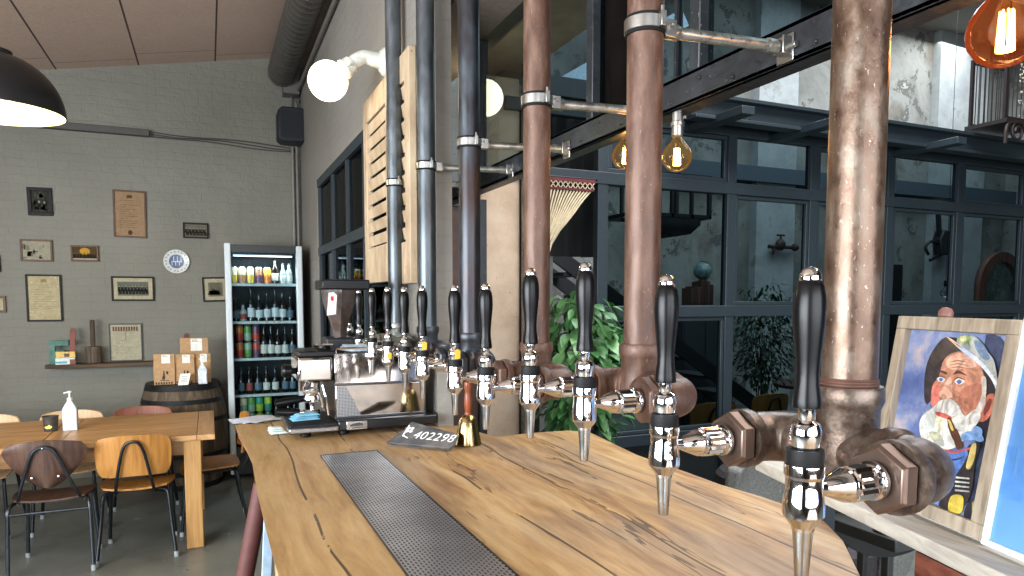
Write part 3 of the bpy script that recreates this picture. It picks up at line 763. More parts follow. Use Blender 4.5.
# dome pendant over the table
dc = hit(-3, 112, Y=4.72); DRr = 57 / FPX * 3.95
t = thing('dome_pendant_lamp', 'black dome pendant lamp with bright cream inside, hanging at the top left', 'lamp', (dc.x, dc.y, zc(dc.x)))
outer = [(DRr * cos(a), DRr * .98 * sin(a)) for a in [pi / 2 * .86 * i / 14 for i in range(15)]]
inner = [(x * .985, y * .975) for x, y in outer]

mo = MB(); mo.mat(flat((20, 22, 24), .35)).lathe(outer, dc, (0, 0, 1), 48, False)
mo.mat(emit_mat('lit_shade_inside', (255, 246, 176), .9)).lathe([(x, y) for x, y in inner], dc, (0, 0, 1), 48, False)
mo.cur = 0; mo.lathe([outer[0], (DRr * 1.012, -.004), (DRr * .985, -.004), inner[0]], dc, (0, 0, 1), 48, False)
mo.build('lamp_shade', None, t)
zt_ = dc.z + DRr * .98 * sin(pi / 2 * .86)
MB().lathe([(.085, -.02), (.085, .02), (.05, .035), (.022, .04), (.018, .07)], (dc.x, dc.y, zt_), (0, 0, 1), 28).build('lamp_cap', flat((20, 22, 24), .35), t)
MB().ball(dc + V((0, 0, .12)), .05, 16).build('bulb', emit_mat('bulb_lit', (255, 236, 180), 12), t)
MB().cyl((dc.x, dc.y, zt_ + .06), (dc.x, dc.y, zc(dc.x)), .006, n=8).build('cord', BLACK, t)
point(dc + V((0, 0, .02)), 'pendant_light', 22, (1, .86, .6), .08)
_tc = {}
def text_mb(mb, s, o, ex, ey, size, ext=.001, spacing=1.0, font_scale=(1, 1)):
    cu = bpy.data.curves.new('lettering', 'FONT'); cu.body = s; cu.size = size; cu.extrude = 0; cu.space_character = spacing; cu.align_x = 'CENTER'
    ob = bpy.data.objects.new('lettering', cu); COL.objects.link(ob)
    dg = bpy.context.evaluated_depsgraph_get(); me = bpy.data.meshes.new_from_object(ob.evaluated_get(dg))
    o = V(o); ex = V(ex); ey = V(ey); nz = ex.cross(ey).normalized()
    vs = [o + ex * v.co.x * font_scale[0] + ey * v.co.y * font_scale[1] + nz * ext for v in me.vertices]
    mb.add(vs, [list(p.vertices) for p in me.polygons])
    bpy.data.objects.remove(ob); bpy.data.meshes.remove(me); bpy.data.curves.remove(cu); return mb
# ---------------------------------------------------------------- table
OAK = wood((146, 102, 58), (186, 140, 88), (206, 166, 118), 'X', 1, .42)
OAKY = wood((148, 104, 60), (188, 142, 90), (208, 168, 120), 'Y', 1, .42)
OAKZ = wood((140, 96, 50), (184, 140, 84), (206, 166, 108), 'Z', 1, .5)
TY0, TY1, TXR, TXL, TZ = 4.93, 6.0, .016, -2.75, .765
t = thing('dining_table', 'long oak plank dining table with thick square legs', 'table', ((TXR + TXL) / 2, 5.45, 0))
mb = MB(); mb.mat(OAK); mb.mat(OAKY); mb.cur = 0
x = TXR - .19; w = [-.95, -.93, -.93]
for i, seg in enumerate((TXR - .11, TXR - 1.00, TXR - 1.84)):
    e = seg - (.885, .835)[i] if i < 2 else TXL + .19
    mb.cur = 0
    for j in range(5):
        y0 = TY0 + .006 + j * (TY1 - TY0 - .012) / 5; mb.bb((e + .11, y0, TZ - .035), (seg, y0 + (TY1 - TY0 - .012) / 5 - .0015, TZ))
    mb.cur = 1; mb.bb((e + .003, TY0 + .006, TZ - .035), (e + .107, TY1 - .006, TZ))
mb.cur = 1; mb.bb((TXR - .107, TY0, TZ - .036), (TXR, TY1, TZ)).bb((TXL, TY0, TZ - .036), (TXL + .187, TY1, TZ))
mb.build('tabletop', None, t, bevel=.002)
rect_ring(MB(), (TXL + .12, TY0 + .09, TZ - .14), (1, 0, 0), (0, 1, 0), TXR - TXL - .24, TY1 - TY0 - .18, .03, (0, 0, .1)).build('apron', OAK, t)
for xx in (TXR - .20, TXL + .20):
    for yy in (TY0 + .085, TY1 - .085): MB().box((xx + (.062 if xx > -1 else 0), yy, (TZ - .037) / 2), (.105, .105, TZ - .037)).build('leg', OAKZ, t, bevel=.006)

# ---------------------------------------------------------------- chairs
TUBE = flat((74, 80, 86), .3, .85)
DTUBE = flat((34, 38, 42), .35, .6)
def seat_fn(w, d, z):
    def f(u, v):
        a = (u - .5) * 2; b = (v - .5) * 2
        # superellipse footprint
        sx = w / 2 * (1 - .10 * max(0, -b)); k = 1 - .12 * abs(a) ** 3
        return V((a * sx * (1 - .08 * abs(b) ** 4), b * d / 2 * k, z + .012 * a * a - .012 * max(0, b) ** 3 * 2 + .006 * max(0, -b)))
    return f
def chair(kind, name, label, mat, tube, group=None):
    t = thing(name, label, 'chair', (0, 0, 0), 0, group)
    MB().sheet(seat_fn(.43, .40, .452), 14, 12, .012).build('seat', mat, t, sharp=50)
    if kind == 'wide':                               # round-topped board tapering down
        def bf(u, v):
            a = (u - .5) * 2; zz = .545 + v * .275
            wdt = .215 * (sin(pi * min(1, (.10 + v * .80)) ** 1.15 * .62) ** .8) * (1 - .0 * v)
            if v > .8: wdt *= sqrt(max(0, 1 - ((v - .8) / .2) ** 2 * .32))
            if v < .16: wdt *= sqrt(max(0.05, 1 - ((.16 - v) / .16) ** 2 * .55))
            top = .012 * (1 - a * a) if v > .9 else 0
            return V((a * wdt, -.235 + .045 * a * a - (v) * .035, zz + top - .02 * a * a * (v > .85)))
        MB().sheet(bf, 16, 14, -.012).build('backrest', mat, t, sharp=50)
        zt = .795
        MB().tube([(-.165, -.12, .435), (-.145, -.215, .50), (-.075, -.278, .715), (-.045, -.292, .775), (0, -.296, zt), (.045, -.292, .775), (.075, -.278, .715), (.145, -.215, .50), (.165, -.12, .435)], .0095, 10, 6).build('back_frame', tube, t)
    else:
        def bf(u, v):
            a = (u - .5) * 2; b = (v - .5) * 2
            q = 1 - .13 * abs(b) ** 4; q2 = 1 - .10 * abs(a) ** 4
            wdt = .208 * (1 + .03 * b)
            return V((a * wdt * q, -.238 + .04 * a * a - v * .03, .682 + b * .132 * q2 - .012 * a * a))
        MB().sheet(bf, 16, 12, -.012).build('backrest', mat, t, sharp=50)
        MB().tube([(-.115, -.09, .425), (-.11, -.20, .43), (-.095, -.262, .53), (-.062, -.286, .70), (-.035, -.294, .762), (0, -.297, .775), (.035, -.294, .762), (.062, -.286, .70), (.095, -.262, .53), (.11, -.20, .43), (.115, -.09, .425)], .0095, 10, 6).build('back_frame', tube, t)
    mb = MB().tube([(-.17, .15, .432), (-.172, -.13, .432)], .009, 8).tube([(.17, .15, .432), (.172, -.13, .432)], .009, 8).tube([(-.17, .15, .432), (.17, .15, .432)], .009, 8)
    if kind == 'wide': mb.tube([(-.205, -.195, .385), (.205, -.195, .385)], .009, 8)
    else: mb.tube([(-.172, -.13, .432), (.172, -.13, .432)], .009, 8)
    mb.build('seat_frame', tube, t)
    for sx in (-1, 1):
        if kind == 'wide':
            L = MB().tube([(sx * .168, -.05, .434), (sx * .195, -.16, .434), (sx * .208, -.192, .40), (sx * .212, -.200, .30), (sx * .218, -.215, .02)], .0115, 10, 4)
        else:
            L = MB().tube([(sx * .12, -.13, .43), (sx * .168, -.16, .425), (sx * .185, -.175, .39), (sx * .20, -.20, .22), (sx * .222, -.245, .02)], .0115, 10, 4)
        l = L.build('leg', tube, t); MB().cyl((sx * (.218 if kind == 'wide' else .222), -.2155 if kind == 'wide' else -.246, 0), (sx * (.218 if kind == 'wide' else .222), -.2145 if kind == 'wide' else -.244, .035), .0145, n=10).build('foot_cap', flat((150, 156, 156), .5), l)
        l = MB().tube([(sx * .17, .10, .432), (sx * .178, .15, .41), (sx * .185, .168, .30), (sx * .20, .20, .02)], .0115, 10, 4).build('leg', tube, t)
        MB().cyl((sx * .20, .201, 0), (sx * .20, .199, .03), .0145, n=10).build('foot_cap', flat((150, 156, 156), .5), l)
    if kind == 'wide':
        mb = MB()
        for sx in (-.066, .066): mb.lathe([(.001, .006), (.007, .004), (.008, 0)], (sx, -.262, .61), (0, -1, 0), 10)
        mb.lathe([(.001, .006), (.005, .004), (.006, 0)], (0, -.306, .79), (0, -1, 0), 10); mb.build('screws', STEEL, t)
    return t
WAL = wood((52, 36, 30), (80, 58, 48), (104, 78, 64), 'Z', 1.2, .42)
OAKC = wood((134, 86, 34), (172, 118, 56), (190, 138, 72), 'Z', 1.2, .4)
PALE = wood((178, 140, 100), (206, 172, 130), (218, 188, 150), 'Z', 1.2, .45)
RED = wood((104, 56, 38), (136, 80, 58), (152, 98, 74), 'Z', 1.2, .45)
cw = chair('wide', 'dining_chair', 'dark walnut dining chair with wide round-topped back, before the long table', WAL, TUBE, 'school chairs around the long table')
cw.location = (-.905, 5.02, 0)
ck = chair('round', 'dining_chair', 'golden oak dining chair with rounded back, at the near right end of the table', OAKC, DTUBE, 'school chairs around the long table')
ck.location = (-.455, 5.10, 0)
dup(cw, (-1.50, 5.0, 0), R(4), 'dark walnut chair cut off by the left edge, beside the whole walnut one')
dup(ck, (-1.44, 4.42, 0), R(-30), 'oak dining chair at the bottom left edge of the photo, mostly out of view')
dup(ck, (-.02, 5.46, 0), R(92), 'oak chair at the right end of the table, seen side on beside the fridge')
for (px, lab, mt) in ((-18, 'pale birch chair behind the table at the left edge of the photo', PALE), (70, 'pale birch chair behind the table, behind the candle holder and bottle', PALE), (142, 'reddish brown chair behind the table, in front of the barrel', RED)):
    q = hit(px, 412, Y=6.30)
    dup(ck, (q.x * .955, 5.86, 0), pi, lab, mats={'seat': mt, 'backrest': mt})
# candle holder and sanitiser bottle on the table
q = hit(51, 431, z=TZ)
t = thing('candle_holder', 'small dark bucket candle holder with a lit yellow flame on the table', 'candle holder', (q.x, q.y, TZ))
MB().lathe([(.038, 0), (.047, .10), (.049, .10), (.050, .104), (.045, .104), (.036, .006), (.001, .006)], q, (0, 0, 1), 24, False).build('cup', blotch((46, 42, 40), (62, 58, 54), (80, 74, 68), 30, (.5, .7), .2, .2), t)
MB().cyl(q + V((0, 0, .007)), q + V((0, 0, .05)), .025, n=16).build('candle', flat((240, 224, 180), .5), t)
MB().lathe([(.001, 0), (.006, .006), (.004, .016), (.0005, .026)], q + V((0, 0, .052)), (0, 0, 1), 8).build('flame', emit_mat('flame', (255, 196, 60), 8), t)
MB().prism([(-.022, 0), (-.012, -.012), (.01, -.012), (.022, 0), (.012, .003), (.004, .012), (-.006, .005)], q + V((-.004, -.0475, .036)), (1, 0, 0), (0, .12, 1), (0, -.002, 0)).build('cut_out', emit_mat('flame_glow', (255, 190, 40), 1.2), t)
def pump_bottle(q, s, name, label, full=True):
    q = V(q); t = thing(name, label, 'bottle', q)
    P = flat((206, 216, 224), .25)
    def sq(mb, w, d, z0, z1, w1=None, d1=None):
        w1 = w1 or w; d1 = d1 or d
        a = [(-w, -d), (w, -d), (w, d), (-w, d)]; b = [(-w1, -d1), (w1, -d1), (w1, d1), (-w1, d1)]
        vs = [q + V((x * s, y * s, z0 * s)) for x, y in a] + [q + V((x * s, y * s, z1 * s)) for x, y in b]
        return mb.add(vs, [(3, 2, 1, 0), (4, 5, 6, 7)] + [(i, (i + 1) % 4, 4 + (i + 1) % 4, 4 + i) for i in range(4)])
    mb = MB(); sq(mb, .045, .032, 0, .155); sq(mb, .045, .032, .155, .21, .016, .016); mb.build('bottle_body', P, t, bevel=.006 * s, seg=3)
    mb = MB(); mb.mat(flat((238, 240, 240), .6)).bb(q + V((-.002, -.0328, .02)) * 1, q + V((.036 * s, -.0322 * s - .0008, .125 * s)))
    mb.mat(flat((110, 120, 150), .6))
    for i in range(7): mb.bb(q + V((.004 * s, -.0345 * s, (.048 + .010 * i) * s)), q + V(((.022 + .009 * (i % 3)) * s, -.0328 * s, (.051 + .010 * i) * s)))
    mb.build('label', None, t)
    MB().lathe([(.015 * s, .208 * s), (.017 * s, .21 * s), (.017 * s, .232 * s), (.006 * s, .236 * s), (.005 * s, .268 * s), (.013 * s, .27 * s), (.013 * s, .282 * s)], q).bar(q + V((0, 0, .276 * s)), q + V((-.035 * s, -.01 * s, .270 * s)), .009 * s, .008 * s).build('pump', flat((232, 236, 238), .4), t, bevel=.001)
    return t
q = hit(71, 430, z=TZ); pump_bottle((q.x, q.y, TZ), .95, 'pump_bottle', 'clear white pump bottle of hand sanitiser on the dining table')

# ---------------------------------------------------------------- barrel with coffee bags
STAVE = wood((44, 36, 30), (84, 72, 58), (124, 106, 84), 'Z', .8, .75)
HOOP = blotch((24, 25, 27), (36, 38, 40), (52, 52, 52), 12, (.45, .65), .6, .2)
bq = hit(184, 383, z=.925); bx, by = hit(183, 383, Y=6.80).x, 6.80
BH = hit(184, 386, Y=6.48).z
t = thing('wooden_barrel', 'old weathered oak barrel with black iron hoops standing beside the fridge', 'barrel', (bx, by, 0))
def br(z): u = z / BH * 2 - 1; return .295 + .076 * (1 - u * u)
mb = MB(); n = 30
prof = [(br(BH * i / 16), BH * i / 16) for i in range(17)]
mb.lathe(prof, (bx, by, 0), (0, 0, 1), n * 2, True, rib=((0, 2), .992)); mb.build('staves', STAVE, t)
for z0, z1 in ((.004, .055), (.13, .175), (.29, .325), (BH - .325, BH - .29), (BH - .165, BH - .125), (BH - .05, BH + .004)):
    MB().lathe([(br(z0), z0), (br(z0) + .004, z0), (br(z1) + .004, z1), (br(z1), z1)], (bx, by, 0), (0, 0, 1), 48, False).build('hoop', HOOP, t)
KR = flat((178, 142, 102), .75)
def coffee_bag(px, y, zb, w, h, label, ink=True):
    q = hit(px, 370, Y=y); t = thing('coffee_bag', label, 'coffee bag', (q.x, y, zb), 0, 'kraft coffee bags on the barrel')
    d = .07; c = V((q.x, y, zb)); mb = MB()
    rows = [(0, w * .98, d), (.06, w, d), (h * .6, w, d * .8), (h * .84, w * .98, d * .35), (h * .87, w * .99, .010), (h, w * .98, .008)]
    vs = []
    for z, ww, dd in rows: vs += [c + V((sx * ww / 2, sy * dd / 2, z)) for sx, sy in ((-1, -1), (1, -1), (1, 1), (-1, 1))]
    fs = [(3, 2, 1, 0)] + [(i * 4 + k, i * 4 + (k + 1) % 4, i * 4 + 4 + (k + 1) % 4, i * 4 + 4 + k) for i in range(len(rows) - 1) for k in range(4)] + [(20, 21, 22, 23)]
    mb.add(vs, fs).build('bag', KR, t, bevel=.003)
    sl = lambda z: -(d / 2 - (d / 2 - d * .4) * min(1, max(0, (z - .06) / (h * .6 - .06)))) - .003 if z < h * .6 else -(d * .4 - (d * .4 - d * .175) * ((z - h * .6) / (h * .24))) - .003
    mb = MB().mat(flat((232, 232, 224), .7))
    za, zb_ = h * .70, h * .98
    ya, yb = -.022, -.008
    mb.add([c + V((-w * .12, sl(h * .7), za)), c + V((w * .28, sl(h * .7), za)), c + V((w * .28, sl(h * .84), h * .84)), c + V((-w * .12, sl(h * .84), h * .84)), c + V((w * .28, -.009, zb_)), c + V((-w * .12, -.009, zb_))], [(0, 1, 2, 3), (3, 2, 4, 5)])
    mb.mat(flat((60, 70, 60), .7))
    for k in range(3): mb.add([c + V((a * w, b - .0015, z)) for a, b, z in ((-.08, -.0105, h * (.88 + .03 * k)), (.22 - .05 * k, -.0105, h * (.88 + .03 * k)), (.22 - .05 * k, -.0105, h * (.892 + .03 * k)), (-.08, -.0105, h * (.892 + .03 * k)))], [(0, 1, 2, 3)])
    mb.build('label', None, t)
    if ink:
        mb = MB()
        f = lambda a, z: c + V((a * w, sl(z * h) + .0005, z * h))
        for poly in ([(-.12, .18), (.0, .16), (.04, .26), (-.08, .3)], [(-.06, .28), (.03, .27), (.0, .46), (-.05, .46)], [(.08, .36), (.16, .33), (.2, .42), (.1, .46)], [(-.22, .14), (.22, .12), (.22, .14), (-.22, .16)]):
            mb.add([f(a, z) for a, z in poly], [list(range(len(poly)))])
        for k in range(7): mb.add([f(-.42 + k * .12 + a, z) for a, z in ((0, .02), (.07, .02), (.07, .09), (0, .09))], [(0, 1, 2, 3)])
        mb.build('print', flat((40, 32, 28), .7), t)
    return t
zt = BH + .006
coffee_bag(164.5, 6.62, zt, .165, .262, 'leftmost front kraft coffee bag on the barrel, with black print')
coffee_bag(185, 6.64, zt, .155, .255, 'brown kraft coffee bag in the middle of the barrel, behind the white card', True)
coffee_bag(202.5, 6.68, zt, .14, .255, 'brown kraft coffee bag at the right on the barrel, behind the clear bottle', False)
coffee_bag(195, 6.86, zt, .235, .385, 'brown kraft coffee bag at the back of the barrel, standing above the other three', False)
q = hit(203, 384, Y=6.54); pump_bottle((q.x, 6.54, zt), .80, 'clear_bottle', 'clear white plastic bottle standing on the barrel before the right coffee bag')
q = hit(183, 380, Y=6.50)
mb = MB().mat(flat((236, 236, 230), .6)); c = V((q.x, 6.50, zt)); 
mb.prism([(-.04, 0), (.04, 0), (.048, .10), (-.032, .10)], c, (1, 0, 0), (.12, .30, .95), (0, .0015, 0)).prism([(-.04, 0), (.04, 0), (.048, .10), (-.032, .10)], c + V((0, .062, 0)), (1, 0, 0), (.12, -.33, .95), (0, .0015, 0))
mb.mat(flat((150, 150, 150), .6))
for k in range(4): mb.prism([(-.02, .025 + .016 * k), (.028, .025 + .016 * k), (.028, .03 + .016 * k), (-.02, .03 + .016 * k)], c + V((0, -.0006, 0)), (1, 0, 0), (.12, .30, .95), (0, -.0006, 0))
tag(mb.build('price_card'), 'small white folded price card in front of the coffee bags on the barrel', 'card')

# ---------------------------------------------------------------- drinks fridge
FY, FX0, FX1 = 6.74, hit(225.5, 300, Y=6.74).x, hit(303, 300, Y=6.74).x
FZ = hit(262, 245, Y=FY).z
t = thing('drinks_fridge', 'tall glass-door drinks fridge with pale side posts, full of cans and bottles', 'fridge', ((FX0 + FX1) / 2, 7.05, 0))
PWHITE = flat((200, 210, 214), .35, var=.012)
INT = flat((34, 40, 42), .5)
MB().bb((FX0 + .01, FY + .05, .06), (FX0 + .035, 7.36, FZ - .08)).bb((FX1 - .035, FY + .05, .06), (FX1 - .01, 7.36, FZ - .08)).bb((FX0 + .01, 7.33, .06), (FX1 - .01, 7.36, FZ - .08)).bb((FX0 + .01, FY + .05, .06), (FX1 - .01, 7.36, .28)).bb((FX0 + .01, FY + .04, FZ - .085), (FX1 - .01, 7.36, FZ)).build('cabinet', INT, t)
MB().bb((FX0 + .02, FY - .005, .05), (FX1 - .02, FY + .05, .30)).build('front_panel', flat((28, 32, 34), .4), t)
MB().bb((FX0 + .05, FY - .002, FZ - .07), (FX1 - .04, FY + .05, FZ)).build('header_panel', flat((28, 32, 34), .4), t)
for a, b, nm in ((FX0, FX0 + .055, 'side_post'), (FX1 - .055, FX1, 'side_post')): MB().bb((a, FY - .02, .05), (b, FY + .06, FZ + (.0 if a > .5 else .01))).build(nm, PWHITE, t, bevel=.012, seg=3)
MB().bb((FX0 + .055, FY + .012, .30), (FX1 - .055, FY + .018, FZ - .07)).build('glass_door', glassy('door_glass', (232, 240, 242), 0, .07), t)
SHZ = [hit(262, y, Y=FY + .1).z for y in (284, 321.5, 358, 394, 429, 457)]
for z in SHZ: MB().bb((FX0 + .036, FY + .09, z - .018), (FX1 - .036, 7.32, z - .004)).bb((FX0 + .036, FY + .08, z - .020), (FX1 - .036, FY + .09, z + .004)).build('shelf', flat((196, 204, 204), .4), t)
MB().bb((FX0 + .08, FY + .10, FZ - .10), (FX1 - .08, FY + .13, FZ - .09)).build('fridge_light', emit_mat('cool_strip', (226, 240, 255), 3.5), t)
l = area('fridge_light', ((FX0 + FX1) / 2, FY + .10, FZ - .14), ((FX0 + FX1) / 2, 7.1, 1.0), .5, .05, 5, (.86, .95, 1))
def can_mesh(c1, c2, name='drink_can'):
    h = .152; mb = MB(); mb.mat(STEEL).lathe([(.024, 0), (.030, .006), (.030, .008)], n=16).mat(c1).lathe([(.0325, .010), (.033, .014), (.033, h * .5)], n=16, capped=False).mat(c2).lathe([(.033, h * .5), (.033, h - .018), (.0325, h - .015)], n=16, capped=False)
    mb.mat(STEEL).lathe([(.0325, h - .015), (.0265, h - .003), (.027, h), (.025, h), (.0245, h - .003)], n=16)
    return mb
def bottle_mb(g, lab, h=.24, r=.031, cap=None, full=False):
    mb = MB(); k = h / .24
    mb.mat(g).lathe([(r * .9, 0), (r, .004), (r, .125 * k), (r * .92, .14 * k), (r * .45, .175 * k), (.0125, .19 * k), (.0118, .225 * k), (.013, .226 * k)], n=16)
    mb.mat(cap or flat((30, 30, 32), .4)).lathe([(.0138, .224 * k), (.0142, .228 * k), (.0125, h)], n=12)
    mb.mat(lab).lathe([(r + .0006, .030 * k), (r + .0008, .031 * k), (r + .0008, .098 * k), (r + .0006, .099 * k)], n=16, capped=False)
    return mb
BROWN = flat((30, 18, 12), .12); GREEN = flat((20, 44, 30), .12); DARKB = flat((16, 18, 22), .12); CLR = flat((150, 165, 165), .15)
LW1, LW2, LW3, LW4 = flat((214, 214, 204), .6), flat((204, 212, 216), .6), flat((150, 70, 64), .6), flat((90, 112, 126), .6)
prot = {}
def stock(kind, args, px, row, dz=0, depth=0, label='', grp=''):
    q = hit(px, 300, Y=FY + .14 + depth); loc = V((q.x, FY + .14 + depth, SHZ[row] + .0045 + dz))
    key = (kind, tuple(id(a) if hasattr(a, 'name') else a for a in args))
    if key in prot:
        o = prot[key].copy(); COL.objects.link(o); o.location = loc
    else:
        mb = can_mesh(*args) if kind == 'can' else bottle_mb(*args)
        mb.v = [v + loc for v in mb.v]; o = mb.build('drink_can' if kind == 'can' else 'drink_bottle'); prot[key] = o
    tag(o, label, 'can' if kind == 'can' else 'bottle', grp)
    return o
Y_ = flat((208, 178, 70), .35); OR = flat((214, 120, 50), .35); PU = flat((96, 60, 84), .35); CR = flat((222, 206, 170), .35); GR_ = flat((90, 150, 70), .35); LM = flat((176, 206, 60), .35); TE = flat((60, 150, 130), .35); RD = flat((190, 60, 44), .35); MT = flat((140, 176, 150), .35); BR_ = flat((160, 110, 84), .35)
ro = ['top', 'second', 'third', 'fourth', 'fifth', 'lowest visible']
pos = ['leftmost', 'second from the left', 'third from the left', 'fourth from the left', 'fifth from the left', 'sixth from the left', 'seventh from the left', 'eighth from the left', 'ninth from the left']
for i, (px, a, b, c) in enumerate(((234.8, Y_, CR, 'yellow and cream'), (242.8, BR_, CR, 'brown and cream'), (251, Y_, CR, 'pale yellow'), (259.4, PU, BR_, 'dark purple'), (267.8, OR, Y_, 'orange and yellow'))):
    stock('can', (a, b), px, 0, label='%s can on the top fridge shelf, %s' % (c, pos[i]), grp='cans on the top fridge shelf')
for i, (px, g, l, h, c) in enumerate(((275.6, BROWN, LW1, .235, 'tall brown bottle with white label'), (283.6, CLR, LW1, .19, 'small clear bottle with white label'), (289.8, CLR, LW1, .19, 'rightmost small clear white-labelled bottle'))):
    stock('bottle', (g, l, h), px, 0, label='%s on the top fridge shelf' % c, grp='bottles on the top fridge shelf')
for i, (px, g, l, h) in enumerate(((236, DARKB, LW4, .22), (243, CLR, LW3, .16), (251, DARKB, LW2, .30), (259, DARKB, LW2, .25), (267, DARKB, LW2, .27), (275, DARKB, LW2, .30), (282.5, BROWN, LW2, .27), (290, DARKB, LW4, .24))):
    stock('bottle', (g, l, h, .032), px, 1, label='%s bottle on the second fridge shelf, %s' % (('tall dark' if h > .26 else 'small' if h < .2 else 'dark'), pos[i]), grp='bottles on the second fridge shelf')
for px, a, b, c in ((238.6, RD, OR, 'red and orange'), (246.9, GR_, MT, 'green and mint'), (255.2, PU, RD, 'dark red')):
    for lv in (0, 1): stock('can', (a, b) if lv == 0 or px < 240 else (b, a), px, 2, .1545 * lv, label='%s can in the %s layer on the third fridge shelf' % (c, 'upper' if lv else 'lower'), grp='stacked cans on the third fridge shelf')
for i, (px, g, l, h) in enumerate(((263, BROWN, LW1, .29), (270, DARKB, LW1, .29), (277, BROWN, LW1, .27), (284.2, DARKB, LW1, .28), (291.5, BROWN, LW4, .27))):
    stock('bottle', (g, l, h, .031), px, 2, label='dark pale-labelled bottle, %s of those on the third fridge shelf' % pos[i], grp='bottles on the third fridge shelf')
for i, (px, l) in enumerate(((239, LW4), (247.5, LW3), (256, LW4), (264.5, LW1), (273.5, LW1), (283.5, LW4), (291, LW4))):
    stock('bottle', (BROWN if i % 2 else DARKB, l, .25, .031), px, 3, label='brown bottle on the fourth fridge shelf, %s' % pos[i], grp='bottles on the fourth fridge shelf')
for px, a, b, c in ((241, MT, CR, 'white and mint'), (249, MT, GR_, 'green and white'), (257, LM, TE, 'lime green'), (265.5, TE, LM, 'teal')):
    for lv in (0, 1): stock('can', (a, b) if lv else (b, a), px, 4, .1545 * lv - .03 * 0, label='%s can in the %s layer on the fifth fridge shelf' % (c, 'upper' if lv else 'lower'), grp='stacked cans on the fifth fridge shelf')
for i, (px, g, l) in enumerate(((274, GREEN, LW4), (286, DARKB, LW4), (292, BROWN, LW3))):
    stock('bottle', (g, l, .27, .028), px, 4, label='dark bottle, %s of those on the fifth fridge shelf' % pos[i], grp='bottles on the fifth fridge shelf')

# ---------------------------------------------------------------- pictures on the back wall
YWp = 7.4
BLKF = flat((16, 14, 14), .5, 0, .2); BRNF = wood((58, 36, 22), (84, 54, 34), (104, 70, 46), 'Z', 3, .5); MATB = flat((214, 204, 182), .8)
def wallbox(x0, y0, x1, y1):
    a = hit(x0, (y0 + y1) / 2, Y=YWp); b = hit(x1, (y0 + y1) / 2, Y=YWp); c = hit((x0 + x1) / 2, y0, Y=YWp); d = hit((x0 + x1) / 2, y1, Y=YWp)
    return a.x, d.z, b.x - a.x, c.z - d.z
def picture(px, label, frame, paper, art, fw=.022, matw=0, tilt=0, name='framed_picture', cat='picture', glass=True, base=None):
    x, z, w, h = wallbox(*px)
    y = YWp - .001
    t = thing(name, label, cat, (x + w / 2, y, z), 0, 'pictures on the grey back wall')
    ex = V((cos(tilt), 0, sin(tilt))); ey = V((-sin(tilt), 0, cos(tilt))); o = V((x, y, z))
    rect_ring(MB(), o, ex, ey, w, h, fw, (0, -.022, 0)).build('frame', frame, t, bevel=.002)
    mb = MB(); o2 = o + V((0, -.008, 0))
    mb.mat(paper if not matw else MATB).prism([(fw, fw), (w - fw, fw), (w - fw, h - fw), (fw, h - fw)], o2, ex, ey, (0, -.002, 0))
    m = fw + matw
    if matw: mb.mat(paper).prism([(m, m), (w - m, m), (w - m, h - m), (m, h - m)], o2 + V((0, -.0025, 0)), ex, ey, (0, -.001, 0))
    o3 = o2 + V((0, -.004, 0)); iw, ih = w - 2 * m, h - 2 * m
    def shape(mat, poly): mb.mat(mat).prism([(m + a * iw, m + b * ih) for a, b in poly], o3, ex, ey, (0, -.0006, 0))
    art(shape); mb.build('print', None, t)
    if glass: MB().prism([(fw, fw), (w - fw, fw), (w - fw, h - fw), (fw, h - fw)], o + V((0, -.016, 0)), ex, ey, (0, -.001, 0)).build('glass', glassy('picture_glass', (240, 240, 236), .02, .06), t)
    return t
INK = flat((120, 96, 66), .8); INKD = flat((58, 52, 46), .8)
def doc(lines, seed, head=True, seal=False, ink=INK):
    rr = random.Random(seed)
    def f(shape):
        if head: shape(ink, [(.40, .86), (.60, .86), (.58, .93), (.42, .93)])
        for k in range(lines):
            b = .80 - .66 * k / lines
            if rr.random() < .12: continue
            a0 = .12 + rr.random() * .05; n = rr.randint(2, 4); a = a0
            for j in range(n):
                L = rr.uniform(.10, .26); 
                if a + L > .9: break
                shape(ink, [(a, b), (a + L, b), (a + L, b + .008), (a, b + .008)]); a += L + .025
        if seal: shape(flat((96, 60, 40), .7), [(.5 + .08 * cos(q), .08 + .055 * sin(q)) for q in [2 * pi * i / 12 for i in range(12)]])
    return f
def people(seed, n, rows=2, c=INKD, hi=flat((176, 172, 164), .8), y0=.1):
    rr = random.Random(seed)
    def f(shape):
        for r_ in range(rows):
            for i in range(n):
                a = (i + .5 + .5 * (r_ % 2) * .6) / (n + .3); b = y0 + .2 * (rows - 1 - r_) + rr.uniform(0, .03); s = .42 / n
                shape(c, [(a - s, b), (a + s, b), (a + s * .8, b + .30), (a - s * .8, b + .30)])
                shape(hi, [(a + s * .42 * cos(q), b + .36 + .06 * sin(q)) for q in [2 * pi * k / 8 for k in range(8)]])
                shape(hi, [(a - s * .2, b + .18), (a + s * .2, b + .18), (a, b + .29)])
    return f
def both(*fs): return lambda s: [f(s) for f in fs]
G1, G2_, G3 = flat((60, 60, 58), .8), flat((128, 126, 118), .8), flat((188, 184, 172), .8)
def rects(seed, n, mats):
    rr = random.Random(seed)
    def f(shape):
        for _ in range(n):
            a, b = rr.uniform(0, .8), rr.uniform(0, .75); w, h = rr.uniform(.06, .25), rr.uniform(.06, .3)
            shape(rr.choice(mats), [(a, b), (min(1, a + w), b), (min(1, a + w * .9), min(1, b + h)), (a + .01, min(1, b + h))])
    return f
PAPY = flat((216, 202, 172), .8); PAPB = flat((184, 152, 126), .8)
